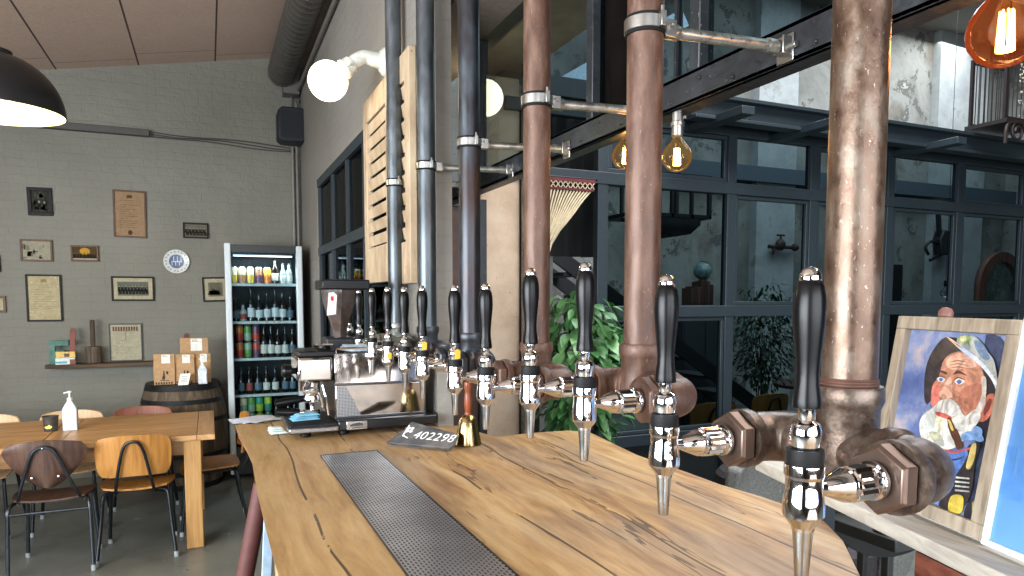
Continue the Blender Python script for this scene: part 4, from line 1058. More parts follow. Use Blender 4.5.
picture((28, 188, 53, 216), 'small dark framed photograph hung highest on the left of the back wall', BLKF, G1, both(rects(3, 14, [flat((36, 38, 36), .8), flat((84, 84, 78), .8)]), people(2, 3, 1, flat((40, 40, 40), .8))), .03, tilt=.02)
picture((113, 190.5, 146, 237.5), 'tall brownish certificate with a round seal in a thin dark frame', BRNF, PAPB, doc(13, 5, True, True, flat((112, 78, 52), .8)), .014, tilt=-.01)
picture((183, 223, 208.5, 238.5), 'small black and white group photograph nearest above the round plate', BLKF, G2_, people(7, 6, 2), .014)
picture((20.5, 239.5, 53, 261.5), 'pale interior photograph in a thin dark frame, hanging from a nail on the left', BRNF, flat((186, 182, 170), .8), rects(9, 16, [G2_, flat((150, 146, 138), .8), G3]), .016)
picture((71, 245.5, 99, 261.5), 'small dark photograph with a golden glow in its middle', BRNF, flat((96, 76, 44), .8), both(lambda s: s(flat((226, 176, 60), .7), [(.5 + .22 * cos(q), .66 + .3 * sin(q)) for q in [2 * pi * i / 12 for i in range(12)]]), people(11, 7, 1, flat((38, 30, 24), .8), flat((120, 96, 70), .8), .12), lambda s: s(flat((206, 200, 186), .8), [(0, 0), (1, 0), (1, .1), (0, .1)])), .016)
picture((26.5, 274.5, 62.5, 321.5), 'tall cream document sheet in a black frame, below the pale interior photograph', BLKF, PAPY, doc(12, 15, True, False, flat((176, 156, 112), .8)), .016)
picture((111.5, 276.5, 154.5, 301), 'wide team photograph with cream mount in a black frame', BLKF, flat((120, 124, 118), .8), people(17, 9, 2, flat((34, 36, 38), .8)), .016, .034)
picture((203, 277.5, 229, 302), 'portrait photograph with cream mount, partly hidden by the fridge', BLKF, flat((150, 144, 130), .8), both(lambda s: s(flat((120, 116, 104), .8), [(.1, .05), (.9, .05), (.9, .95), (.1, .95)]), people(19, 1, 1)), .016, .034, tilt=.03)
picture((-6, 296, 6.5, 312.5), 'small brown framed picture at the left edge, beside the cream document', BRNF, PAPY, rects(4, 6, [G2_, G3]), .02, .02)
picture((-8, 255, .8, 272), 'sliver of a dark frame at the very left edge of the photo', BLKF, G2_, rects(5, 4, [G1, G3]), .014)
# plate
x, z, w, h = wallbox(163.5, 250, 189.5, 273)
c = V((x + w / 2, YWp - .002, z + h / 2)); t = thing('wall_plate', 'round white plate with blue painted rim letters hanging on the back wall', 'plate', c); rp = h / 2 * 1.03
BLU = flat((84, 104, 140), .4); PW = flat((206, 208, 202), .25)
MB().lathe([(.001, 0), (rp * .6, 0), (rp, .016), (rp, .021), (rp * .97, .022), (rp * .62, .010), (.001, .009)], c, (0, -1, 0), 48, False).build('dish', PW, t)
mb = MB(); mb.lathe([(.001, .0105), (rp * .56, .0105), (rp * .58, .0118)], c, (0, -1, 0), 40, False)
for i in range(18):
    a = 2 * pi * i / 18; ra, rb = rp * .74, rp * .88; dc_ = .10
    for aa, bb_, r0, r1 in ((a - dc_, a - dc_ * .5, ra, rb), (a, a + dc_ * .5, ra, rb)) if i % 2 else ((a - dc_, a + dc_ * .4, rb * .95, rb), (a - dc_, a - dc_ * .5, ra, rb)):
        mb.add([c + V((rr * cos(q), -.0125 - (rr / rp - .62) * .028, rr * sin(q))) for q, rr in ((aa, r0), (bb_, r0), (bb_, r1), (aa, r1))], [(0, 1, 2, 3)])
mb.build('painted_decor', BLU, t)
mb = MB()
for i in range(6): mb.box(c + V(((i - 2.5) * rp * .14, -.0118, (.02 if i % 2 else -.02))), (rp * .05, .001, rp * (.5 if i % 2 else .34)))
mb.box(c + V((0, -.0118, 0)), (rp * .8, .001, rp * .05)); mb.build('crest', PW, t)
# wooden shelf on the wall and what stands on it
sz = hit(100, 363, Y=7.28).z; sa, sb = hit(45, 362, Y=7.27).x, hit(158, 362, Y=7.27).x
mb = MB(); pts = []
rr = random.Random(4); n = 14
poly = [(sa + (sb - sa) * i / n, 7.20 + rr.uniform(-.012, .012) + (.05 if i == 0 else 0)) for i in range(n + 1)] + [(sb, 7.398), (sa + .05, 7.398)]
mb.prism(poly, (0, 0, sz - .035), (1, 0, 0), (0, 1, 0), (0, 0, .035))
tag(mb.build('wall_shelf', wood((58, 46, 36), (86, 70, 54), (108, 90, 70), 'X', 1, .8), bevel=.004), 'narrow rough dark wooden shelf fixed on the grey back wall', 'shelf')
q = lambda px: hit(px, 350, Y=7.28).x
GRP = blotch((52, 92, 86), (72, 116, 106), (96, 134, 122), 20, (.6, .8), 0, .2)
mb = MB(); x0 = q(49.5); hE = .215
mb.prism([(0, 0), (.045, 0), (.045, .12), (.045, .165), (.15, .165), (.15, .215), (0, .215)], (x0, 7.26, sz + .001), (1, 0, 0), (0, 0, 1), (0, .04, 0)).bb((x0 + .001, 7.262, sz + .001), (x0 + .15, 7.298, sz + .045)).bb((x0 + .045, 7.262, sz + .09), (x0 + .115, 7.298, sz + .125))
tag(mb.build('wooden_letter', GRP, bevel=.002), 'weathered green wooden letter E at the left end of the wall shelf', 'letter')
tag(MB().ball((q(64), 7.235, sz + .105), .042, 12, (1.6, .5, .55)).build('small_horn', flat((206, 170, 80), .5)), 'small yellow object lying on the white block in front of the green letter', 'ornament') if False else None
mb = MB().mat(flat((208, 214, 214), .5)).bb((x0 + .05, 7.215, sz + .001), (x0 + .20, 7.255, sz + .06)).mat(flat((90, 160, 170), .5)).bb((x0 + .05, 7.212, sz + .012), (x0 + .14, 7.216, sz + .03))
tag(mb.build('small_box', bevel=.002), 'small white and blue box on the wall shelf before the green letter', 'box')
mb = MB().mat(flat((212, 176, 84), .5)).bb((x0 + .055, 7.212, sz + .062), (x0 + .205, 7.25, sz + .115)).mat(flat((60, 46, 40), .5)).bb((x0 + .12, 7.209, sz + .07), (x0 + .16, 7.213, sz + .10))
tag(mb.build('small_box', bevel=.004), 'small yellow box lying on top of the white and blue box', 'box')
mb = MB().prism([(-.022, 0), (.024, 0), (.022, .30), (.010, .325), (-.010, .325), (-.022, .30)], (q(73.5), 7.19 + .015, sz + .001), (1, 0, 0), (0, .22, 1), (0, .012, 0))
mb.lathe([(.005, 0), (.005, .004)], (q(73.5), 7.27, sz + .30), (0, -1, 0), 8)
tag(mb.build('wooden_strap', flat((118, 66, 52), .6), bevel=.002), 'narrow upright reddish brown wooden slat leaning on the wall shelf', 'slat')
t = thing('wooden_mallet', 'old dark wooden mallet standing head down on the wall shelf', 'mallet', (q(93), 7.28, sz))
MWD = wood((44, 36, 30), (84, 72, 60), (124, 108, 92), 'Z', 2, .85)
MB().lathe([(.058, .001), (.066, .01), (.068, .06), (.066, .13), (.060, .152), (.02, .158)], (q(93), 7.29, sz), (0, 0, 1), 18).build('mallet_head', MWD, t)
MB().lathe([(.018, .15), (.021, .20), (.020, .36), (.022, .385), (.014, .395)], (q(93), 7.29, sz), (0, 0, 1), 14).build('handle', MWD, t)
x, z, w, h = wallbox(109.5, 323.5, 143, 360); 
picture((109.5, 323.5, 142.5, 361), 'framed newspaper page in a thin grey frame standing on the wall shelf', flat((60, 60, 60), .5), flat((214, 208, 190), .8), both(doc(16, 33, False, False, flat((170, 162, 144), .8)), lambda s: [s(flat((130, 96, 84), .8), [(.08 + .085 * i, .82), (.14 + .085 * i, .82), (.14 + .085 * i, .94), (.08 + .085 * i, .94)]) for i in range(10)], lambda s: s(flat((190, 120, 110), .8), [(.49, .55), (.51, .55), (.51, .78), (.49, .78)])), .010)
x = hit(186.5, 340, Y=7.39).x; z = hit(186.5, 342, Y=7.38).z
tag(MB().prism([(-.028, 0), (.028, 0), (.02, .13), (.024, .20), (.012, .225), (-.012, .225), (-.024, .20), (-.02, .13)], (x, 7.398, z - .14), (1, 0, 0), (0, 0, 1), (0, -.015, 0)).build('wooden_paddle', flat((104, 58, 44), .6), bevel=.002), 'small red-brown paddle on the wall just above the coffee bags', 'paddle')

# ---------------------------------------------------------------- services on the back wall: trunking, cables, speaker, duct
za = hit(150, 134, Y=7.38).z; zb_ = za
xa = hit(-20, 120, Y=7.38).x; xb = hit(149.5, 134, Y=7.38).x
mb = MB(); 
tag(MB().bb((xa, 7.33, za - .03), (xb, 7.399, za + .03)).build('cable_trunking', flat((66, 64, 60), .5), bevel=.003), 'long grey cable trunking box running along the back wall below the ceiling', 'trunking')
for i, dz in enumerate((.022, .0, -.022)):
    mb = MB().tube([(xb, 7.385, za + dz)] + [(xb + (.86 - xb) * k / 6, 7.388, za + dz - .01 * sin(k * 1.3 + i) - .006 * k) for k in range(1, 7)], .005, 6, 3)
    tag(mb.build('wall_cable', flat((48, 46, 44), .6)), ['upper', 'middle', 'lowest'][i] + ' of three thin cables running from the trunking to the corner', 'cable', 'cables on the back wall')
sp = hit(291, 126, Y=7.2)
t = thing('wall_speaker', 'black loudspeaker mounted high in the corner above the fridge', 'speaker', (sp.x, 7.25, sp.z - .16))
mb = MB().prism([(-.13, -.14), (-.09, -.17), (.09, -.17), (.13, -.14), (.13, .13), (.10, .16), (-.09, .16), (-.13, .12)], (sp.x, 7.32, sp.z), (1, 0, 0), (0, 0, 1), (0, -.22, 0)); mb.build('speaker_box', flat((16, 22, 30), .5), t, bevel=.012)
MB().prism([(-.105, -.13), (.105, -.13), (.105, .12), (-.105, .12)], (sp.x, 7.10, sp.z), (1, 0, 0), (0, 0, 1), (0, -.006, 0)).build('grille', blotch((12, 16, 20), (18, 24, 30), (26, 32, 38), 300, (.7, .8), 0, .4), t, bevel=.004)
MB().bb((sp.x - .02, 7.32, sp.z - .02), (sp.x + .02, 7.40, sp.z + .02)).build('mount', BLACK, t)
duct_c = hit(287, 84, Y=7.2); dx, dz_ = .715, 3.845
t = thing('ventilation_duct', 'large round spiral ventilation duct running under the ceiling along the side wall', 'duct', (dx, 3.4, dz_))
prof = []; Lh = 7.2 + 3.6
y = 0
while y < Lh: prof += [(.125, y), (.125, y + .078), (.128, y + .082), (.128, y + .088), (.125, y + .092)]; y += .10
MB().lathe(prof, (dx, 7.2, dz_), (0, -1, 0), 36).build('duct_pipe', flat((92, 90, 86), .4, .5), t, sharp=60)
MB().bb((dx + .02, 7.22, dz_ - .17), (dx + .17, 7.4, dz_ + .03)).build('duct_box', flat((96, 94, 90), .5), t)
tag(MB().tube([(.872, YR + .3, 3.80), (.872, 7.0, 3.72), (.868, 7.25, 3.62), (.862, 7.34, 3.4), (.862, 7.355, 1.2)], .016, 10, 6).build('wall_conduit', flat((104, 100, 94), .5)), 'thin grey conduit beside the big duct, turning down the room corner', 'pipe')
tag(MB().tube([(.822, 7.36, 3.7), (.822, 7.365, sp.z + .17)], .010, 8).build('speaker_conduit', flat((96, 92, 88), .5)), 'short thin conduit going down to the wall speaker', 'pipe')
tag(MB().tube([(.822, 7.36, sp.z - .175), (.822, 7.365, 2.2)], .014, 8).build('speaker_conduit', flat((120, 116, 110), .5)), 'grey conduit between the wall speaker and the top of the fridge', 'pipe')
# ---------------------------------------------------------------- shutters on the side wall
SHW = blotch((146, 124, 98), (178, 156, 128), (198, 180, 152), 9, (.55, .75), 0, .25, (1, 1, .4), speck=((120, 96, 70), .70), bd=.004)
def shutter(name, y0, y1, z0, z1, label, rz=0, lean=0):
    t = thing(name, label, 'shutter', (XW, (y0 + y1) / 2, z0), 0, 'old louvred shutters on the side wall')
    X = XW - .002; th = .036; st = .085
    mb = MB(); P = lambda y, z: (X, y, z)
    mb.bb((X - th, y0, z0), (X, y0 + st, z1)).bb((X - th, y1 - st, z0), (X, y1, z1)).bb((X - th, y0 + st, z0), (X, y1 - st, z0 + .20)).bb((X - th, y0 + st, z1 - .13), (X, y1 - st, z1))
    mb.build('shutter_frame', SHW, t, bevel=.004)
    n = int((z1 - z0 - .33) / .075)
    mb = MB()
    for i in range(n):
        z = z0 + .20 + (i + .5) * (z1 - z0 - .33) / n
        mb.box((X - th / 2 - .002, (y0 + y1) / 2, z), (.009, y1 - y0 - 2 * st + .01, .056), M=Matrix.Rotation(R(-13), 3, 'Y'))
    mb.build('louvres', SHW, t, bevel=.002)
    return t
z1 = hit(367, 111, X=XW).z; z0 = hit(368, 284, X=XW).z; ya = hit(365.5, 200, X=XW - .03).y; yb = hit(391.5, 200, X=XW - .03).y
zt1 = hit(388, 66, X=XW).z
shutter('louvred_shutter', yb, ya, z0, hit(380, 92, X=XW).z, 'pale peeling wooden louvred shutter beside the dark side window, left of the furthest pipe')
yc = hit(411.5, 200, X=XW - .03).y; yd = hit(395, 200, X=XW - .03).y
shutter('louvred_shutter', yc, yd, z0 - .02, hit(405, 60, X=XW).z, 'second pale louvred shutter, between the furthest pipe and the fifth pipe')
# ---------------------------------------------------------------- espresso machine
def hb(px, py): return hit(px, py, Y=2.90)
MX0, MX1 = hit(289, 440, Y=2.80).x, hit(424, 420, Y=2.90).x
t = thing('espresso_machine', 'polished steel espresso machine with mirror side panels at the far end of the bar', 'espresso machine', ((MX0 + MX1) / 2, 3.0, ZT))
xm = hit(337, 440, Y=2.84).x
MIR = flat((190, 188, 184), .07, 1, var=.01)
zz = hit(340, 353, Y=2.90).z
BRS = flat((150, 150, 150), .22, 1)
# black base, feet
zb0, zb1 = ZT + .022, hit(345, 421, Y=2.80).z
MB().bb((xm, 2.80, zb0), (MX1 + .03, 3.16, zb1)).build('machine_base', flat((16, 16, 18), .3), t, bevel=.006)
for x in (MX0 + .07, xm + .03, MX1 - .04):
    for y in (2.85, 3.1): MB().lathe([(.018, 0), (.022, .004), (.022, .014), (.014, .024)], (x, y, ZT + .0005), (0, 0, 1), 16).build('foot', BLACK, t)
# drip tray of the machine on its left
MB().bb((MX0, 2.78, ZT + .026), (xm, 3.16, zb1 - .014)).build('machine_tray', BRS, t, bevel=.005)
MB().bb((MX0 + .012, 2.80, zb1 - .013), (xm - .005, 3.15, zb1 - .008)).build('tray_grid', flat((30, 30, 32), .4, .6), t)
# body: lower mirror panel, upper panel, perforated triangle
zs = hit(338, 384, Y=2.87).z
mb = MB().bb((xm, 2.875, zb1), (MX1, 3.14, zz - .115)); mb.build('machine_body', flat((90, 90, 92), .25, .9), t)
MB().prism([(xm + .002, zb1 + .004), (MX1 - .01, zb1 + .004), (MX1 + .0, zs - .006), (xm + .002, zs - .006)], (0, 2.862, 0), (1, 0, 0), (0, 0, 1), (0, .012, 0)).build('lower_side_panel', MIR, t, bevel=.003)
MB().prism([(xm - .001, 0), (MX1 + .012, 0), (MX1 - .005, zz - zs), (xm - .001, zz - zs)], (0, 2.858, zs), (1, 0, 0), (0, .085, 1), (0, .012, 0)).build('upper_side_panel', flat((150, 142, 136), .09, 1, var=.01), t, bevel=.003)  # dark brown reflection put into the colour: darker, warmer steel than the lower panel
def dots_mat():
    m, tt, b = nodes('perforated_side'); b.inputs['Metallic'].default_value = .8; b.inputs['Roughness'].default_value = .35
    g = N(tt, 'ShaderNodeNewGeometry'); p = sep(tt, g.outputs['Position'])
    u = math_(tt, 'SUBTRACT', math_(tt, 'FRACT', math_(tt, 'DIVIDE', p[0], .006)), .5); v = math_(tt, 'SUBTRACT', math_(tt, 'FRACT', math_(tt, 'DIVIDE', p[2], .006)), .5)
    d = math_(tt, 'ADD', math_(tt, 'POWER', u, 2), math_(tt, 'POWER', v, 2)); h = math_(tt, 'LESS_THAN', d, .09)
    tt.links.new(mixc(tt, h, (140, 140, 140), (28, 28, 30)), b.inputs['Base Color']); return m
MB().prism([(xm + .006, zb1 + .008), (xm + .105, zb1 + .008), (xm + .045, zs - .012), (xm + .006, zs - .012)], (0, 2.8600, 0), (1, 0, 0), (0, 0, 1), (0, .001, 0)).build('perforated_panel', dots_mat(), t)
# head over the tray
gx0 = hit(298, 365, Y=2.86).x
MB().bb((gx0, 2.868, zs + .012), (xm - .006, 3.12, zz - .012)).build('group_housing', MIR, t, bevel=.012, seg=3)
MB().bb((gx0 + .005, 2.88, zz - .012), (xm + .01, 3.12, zz + .012)).build('top_trim', BLACK, t, bevel=.005)
mb = MB()
for y in (2.93, 3.06): MB().lathe([(.032, 0), (.034, .01), (.034, .05), (.028, .056)], (gx0 + .06, y, zs - .045), (0, 0, 1), 24).build('group_head', CHROME, t)
for y, zoff in ((2.93, 0),):
    h = MB().lathe([(.036, 0), (.037, .02), (.034, .03)], (gx0 + .06, y, zs - .074), (0, 0, 1), 24).tube([(gx0 + .055, y, zs - .074), (gx0 + .06, y, zs - .10), (gx0 + .045, y, zs - .112)], .009, 10, 4); h.build('portafilter', CHROME, t)
MB().lathe([(.013, 0), (.015, .02), (.017, .08), (.014, .115), (.004, .12)], (gx0 + .03, 2.93, zs - .060), (-1, -.1, -.12), 16).build('portafilter_handle', BLACK, t)
# steam wand, knob
MB().tube([(gx0 + .03, 2.86, zs + .01), (gx0 + .02, 2.85, zs - .02), (gx0 + .075, 2.84, zs - .03), (gx0 + .095, 2.845, zs - .10), (gx0 + .10, 2.85, zb1 + .04)], .006, 10, 6).tube([(xm - .05, 2.86, zs), (xm - .04, 2.85, zs - .05), (xm - .03, 2.85, zb1 + .02)], .0055, 10, 4).build('steam_wand', CHROME, t)
MB().lathe([(.012, 0), (.014, .02), (.026, .024), (.028, .05), (.022, .06)], (gx0 + .004, 2.93, zs + .055), (-1, 0, .05), 20).build('steam_knob', BLACK, t)
MB().lathe([(.010, 0), (.012, .005), (.030, .006), (.030, .02)], (gx0 + .02, 2.90, zs + .05), (-1, 0, 0), 20).build('knob_ring', CHROME, t)
# top gallery rail
mb = MB().tube([(xm + .01, 2.885, zz + .001), (xm + .01, 2.885, zz + .02), (MX1 - .02, 2.885, zz + .02), (MX1 - .02, 2.885, zz + .001)], .004, 8)
mb.build('cup_rail', CHROME, t)
# badge
bz = hit(357, 429, Y=2.80)
mb = MB().box((bz.x, 2.7975, (zb0 + zb1) / 2), (.085, .004, .036)); bd = mb.build('badge_plate', flat((190, 190, 188), .2, 1), t, bevel=.002)
mb = MB().prism([(-.026, -.004), (.026, -.002), (.024, .006), (.012, .010), (-.012, .009), (-.028, .003)], (bz.x, 2.7952, (zb0 + zb1) / 2), (1, 0, 0), (0, 0, 1), (0, -.001, 0)).prism([(-.02, -.012), (.022, -.010), (.022, -.006), (-.02, -.008)], (bz.x, 2.7952, (zb0 + zb1) / 2), (1, 0, 0), (0, 0, 1), (0, -.001, 0))
mb.build('badge_emblem', flat((50, 50, 50), .4), bd)
# portafilter resting on the tray and blue cloth
pz = zb1 + .012
t = thing('portafilter', 'spare portafilter with fat black handle lying on the machine tray', 'portafilter', (MX0 + .04, 2.9, pz - .008))
MB().lathe([(.014, 0), (.017, .01), (.018, .05), (.015, .09), (.006, .098)], (MX0 + .055, 2.90, pz + .018), (-1, .12, .06), 20).build('handle', BLACK, t)
MB().lathe([(.030, 0), (.034, .004), (.034, .026), (.030, .03)], (MX0 + .10, 2.895, pz + .001), (0, 0, 1), 24).cyl((MX0 + .05, 2.90, pz + .018), (MX0 + .08, 2.897, pz + .018), .008).build('basket', CHROME, t)
def cloth(name, label, c, w, d, h, mat, rz=0, seed=1, layers=3, cat='cloth'):
    c = V(c); M = Matrix.Rotation(rz, 3, 'Z'); rr = random.Random(seed); mb = MB()
    for L in range(layers):
        ox, oy = rr.uniform(-.012, .012), rr.uniform(-.008, .008); zz_ = h * L / layers + .002
        def f(u, v, L=L, ox=ox, oy=oy, zz_=zz_):
            x = (u - .5) * w * (1 - .08 * L) + ox; y = (v - .5) * d * (1 - .06 * L) + oy
            nn = noise.noise(V((x * 14 + seed, y * 14, L))) * .5 + .5
            edge = min(1, 8 * min(u, 1 - u, v, 1 - v))
            return c + M @ V((x + .006 * nn, y, zz_ + h / layers * (.35 + .5 * nn) * edge + .001))
        mb.sheet(f, 16, 12, -.0015)
    return tag(mb.build(name, mat, sharp=70), label, cat)
BLUEC = flat((122, 182, 208), .85)
c = hit(312, 429, z=pz + .008)
cloth('blue_cloth', 'folded light blue cleaning cloth on the tray of the espresso machine', (c.x + .01, 2.845, pz - .003), .105, .075, .026, BLUEC, .15, 3)
cloth('white_towel', 'crumpled pale towel on top of the espresso machine behind the taps', (hit(352, 345, Y=3.0).x + .02, 2.99, zz - .112), .13, .16, .15, flat((186, 206, 220), .85), .3, 5, 4, 'towel')
t = thing('cup_warmer_dish', 'small shiny metal dish on the top left of the espresso machine', 'dish', (xm - .03, 2.96, zz + .013)); MB().lathe([(.03, 0), (.042, .018), (.046, .02), (.044, .022), (.03, .004)], (xm - .03, 2.96, zz + .0125), (0, 0, 1), 24).build('bowl', CHROME, t)
# papers, crumpled tissue left of the machine
c = hit(256, 420, z=ZT)
mb = MB()
rr = random.Random(8)
for i in range(3):
    cx_, cy_, a = c.x + .02 * i - .01, c.y - .015 * i, .15 + .25 * i
    M = Matrix.Rotation(a, 3, 'Z'); o_ = V((cx_, cy_, ZT + .002 + i * .004))
    mb.sheet(lambda u, v: o_ + M @ V(((u - .5) * .20, (v - .5) * .13, .012 * sin(u * 3 + i) * u)), 8, 4, -.0006)
tag(mb.build('paper_sheets', flat((206, 212, 226), .8)), 'loose pale papers at the far left end of the bar', 'papers')
c = hit(278, 434, z=ZT)
cloth('crumpled_tissue', 'crumpled white and green tissue left of the espresso machine tray', (c.x, c.y, ZT + .001), .07, .045, .03, flat((202, 214, 208), .85), .1, 9, 3, 'tissue')
# ---------------------------------------------------------------- coffee grinder behind the machine
gq = hit(356, 300, Y=3.24); gxc = gq.x - .08
t = thing('coffee_grinder', 'tall coffee grinder with bean hopper behind the espresso machine', 'grinder', (gxc, 3.23, ZT))
MB().bb((gxc - .07, 3.17, ZT + .001), (gxc + .06, 3.31, ZT + .38)).build('grinder_body', flat((40, 42, 46), .4, .4), t, bevel=.01)
hz0, hz1 = ZT + .38, hit(350, 290, Y=3.24).z
HB = MB().lathe([(.03, hz0), (.034, hz0 + .04), (.076, hz1 - .06), (.084, hz1)], (gxc, 3.235, 0), (0, 0, 1), 6); HB.build('hopper', blotch((50, 40, 36), (72, 58, 52), (98, 88, 84), 6, (.1, .25), .1, 0), t, sharp=20)
MB().bb((gxc - .09, 3.12, hz1), (gxc + .12, 3.36, hz1 + .045)).build('lid', BLACK, t, bevel=.006)
tg = hit(330, 303, Y=3.15)
mb = MB().mat(flat((226, 226, 226), .6)).prism([(-.018, -.05), (.022, -.045), (.028, .04), (.01, .055), (-.008, .05)], (tg.x, 3.13, tg.z - .005), (1, .1, 0), (0, 0, 1), (0, .002, 0)).mat(flat((200, 40, 40), .6)).prism([(0, -.01), (.012, -.01), (.012, .01), (0, .01)], (tg.x, 3.1285, tg.z + .02), (1, .1, 0), (0, 0, 1), (0, -.001, 0)).mat(BLACK).tube([(tg.x + .002, 3.13, tg.z + .045), (tg.x + .02, 3.13, hz1 + .01)], .0015, 6)
tag(mb.build('paper_tag'), 'white paper tags hanging from the grinder lid left of the far taps', 'tag')
# dark shelf unit and blue item behind the far taps
c = hit(382, 312, Y=3.35)
tag(MB().lathe([(.028, 0), (.03, .01), (.03, .10), (.012, .125), (.012, .15)], (c.x, 3.30, ZT + .001), (0, 0, 1), 16).build('blue_bottle', flat((150, 196, 220), .3)), 'pale blue bottle standing behind the far taps', 'bottle') if False else None
# ---------------------------------------------------------------- slate sign and brass bell
s0, s1 = hit(387, 446, z=ZT), hit(453, 452, z=ZT)
ex = (s1 - s0).normalized(); nrm = V((0, 0, 1)).cross(ex); 
if nrm.y < 0: nrm = -nrm
a = R(58); ey = V((nrm.x * sin(a), nrm.y * sin(a), cos(a))); L = (s1 - s0).length
t = thing('slate_sign', 'chipped slate piece with white number 402298 leaning beside the bell', 'sign', (s0 + s1) / 2)
o = s0 + V((0, 0, .006)) - nrm * .002
nz = ex.cross(ey); nz = nz if nz.y < 0 else -nz
hS = .125
sh = [(0, .015), (.07, 0), (.62, -.004), (.97, 0), (1.0, .16), (.985, .5), (.965, .60), (.85, .66), (.60, .78), (.32, .92), (.20, .98), (.17, .90), (.20, .78), (.14, .70), (.16, .60), (.09, .42), (.06, .25)]
MB().prism([(x * L, y * hS) for x, y in sh], o, ex, ey, nz * .012).build('slate', blotch((44, 44, 46), (70, 70, 70), (104, 98, 92), 16, (.5, .7), 0, .5, bd=.003), t, bevel=.002)
mb = MB(); ox = o + nz * .0135
text_mb(mb, '402298', ox + ex * L * .655 + ey * hS * .24, ex * 1.0 + ey * -.03, ey + ex * .2, hS * .46, 0, 1.08, (.94, 1))
mb.build('lettering', flat((226, 228, 224), .7), t); mb = MB()
for k in range(4):                                   # clover-like emblem in a bracket
    aa = pi / 4 + k * pi / 2; cx_, cy_ = L * .245 + .011 * cos(aa), hS * .60 + .011 * sin(aa)
    mb.prism([(cx_ + .0072 * cos(q), cy_ + .0072 * sin(q)) for q in [2 * pi * i / 10 for i in range(10)]], ox, ex, ey, nz * .0005)
mb.prism([(L * .185, hS * .80), (L * .205, hS * .80), (L * .205, hS * .30), (L * .185, hS * .30)], ox, ex, ey, nz * .0005)
mb.prism([(L * .205, hS * .30), (L * .29, hS * .22), (L * .29, hS * .26), (L * .205, hS * .35)], ox, ex, ey, nz * .0005)
mb.build('emblem', flat((226, 228, 224), .7), t)
bc = hit(468, 444.5, z=ZT); bc.z = ZT
t = thing('hand_bell', 'brass hand bell with turned brown wooden handle standing on the bar', 'bell', bc)
BR = flat((176, 152, 104), .2, 1); k = 1.0
MB().lathe([(.050, .001), (.0525, .004), (.050, .012), (.046, .03), (.040, .06), (.034, .088), (.028, .104), (.020, .112), (.008, .116)], bc, (0, 0, 1), 36).build('bell', BR, t)
MB().lathe([(.012, .114), (.013, .12), (.0105, .126), (.013, .14), (.0145, .165), (.012, .19), (.0105, .205), (.015, .222), (.013, .238), (.004, .246)], bc, (0, 0, 1), 20).build('handle', wood((92, 42, 20), (132, 66, 32), (150, 84, 44), 'Z', 3, .3), t)
# ---------------------------------------------------------------- post and things at the left end of the bar, below the top
q0, q1 = hit(258, 480, X=.06), hit(240, 576, X=.03)
t = thing('leaning_post', 'reddish brown painted post leaning out from under the left side of the bar', 'post', (.03, 2.5, 0))
p0, p1 = V((.155, 2.49, 1.02)), V((-.02, 2.62, .03))
MB().tube([p0, (p0 + p1) / 2 + V((-.006, 0, 0)), p1], .030, 14, 4).build('post', flat((86, 48, 44), .55), t)
w0, e_ = V((.165, 2.33, 1.03)), V((.105, 2.33, .003))
tag(MB().bar(w0, e_, .03, .02, (0, 1, 0)).build('steel_leg', flat((150, 172, 190), .45), bevel=.002), 'flat pale blue painted strut under the left edge of the bar', 'strut')
tag(MB().bb((.165, 2.12, 0.0), (.225, 2.20, 1.035)).build('counter_leg', wood((112, 92, 66), (160, 136, 100), (184, 160, 124), 'Z', 2, .6), bevel=.003), 'pale wooden leg under the left edge of the bar behind the blue strut', 'leg')

# ---------------------------------------------------------------- plank ledge with paintings
ZL = 1.17
BLp, BRp = hit(880, 496, z=ZL), hit(983, 539.5, z=ZL); e = (BRp - BLp).normalized(); nn = V((0, 0, 1)).cross(e)
if nn.dot(_c) < 0: nn = -nn
lf = hit(880, 517, z=ZL); off = (lf - BLp).dot(nn)      # front edge of the ledge, towards the camera
A = BLp - e * .30 + nn * off; 
LEDGE = wood((132, 124, 112), (166, 160, 148), (190, 186, 174), 'Y', 1.2, .7)
t = thing('plank_ledge', 'grey weathered plank ledge carrying the paintings right of the bar', 'ledge', (BLp.x, BLp.y, 0))
MB().prism([(-.42, off), (.95, off + .0), (.95, .09), (-.42, .09)], BLp - V((0, 0, .035)), e, nn, (0, 0, .035)).build('plank', LEDGE, t, bevel=.004)
for s in (-.30, .80): MB().box(BLp + e * s + nn * .03 - V((0, 0, (ZL + .035) / 2 )) , (.06, .06, ZL - .036), atan2(e.y, e.x)).build('ledge_post', GRAPHITE, t)
# portrait painting, leaning back 9 degrees
lean = R(9); up_ = V((0, 0, 1)) * cos(lean) + nn * sin(lean); fn = e.cross(up_); fn = fn if fn.dot(_c) < 0 else -fn
Wp, Hp = .345, .438; O_ = BLp - e * .006 + fn * .012 + V((0, 0, .004))
t = thing('portrait_painting', 'painting of an old bearded fisherman with pipe in a grey wooden frame', 'painting', BLp + e * Wp / 2)
FRM = wood((112, 102, 86), (152, 140, 122), (178, 166, 148), 'Z', 2, .7)
rect_ring(MB(), O_, e, up_, Wp, Hp, .030, fn * .022).build('frame', FRM, t, bevel=.002)
def canvas_mat():
    m, tt, b = nodes('brushed_blue'); b.inputs['Roughness'].default_value = .45
    f = ntex(tt, coords(tt), 9, 5, .6, .4); g = ntex(tt, coords(tt, (1, 1, .3)), 60, 3)
    tt.links.new(ramp(tt, f, [(.32, (58, 74, 128)), (.45, (92, 112, 164)), (.56, (134, 146, 180)), (.66, (186, 170, 170))]), b.inputs['Base Color']); bump(tt, b, g, .3, .002); return m
iw, ih = Wp - .06, Hp - .06; oc = O_ + e * .03 + up_ * .03 + fn * .004
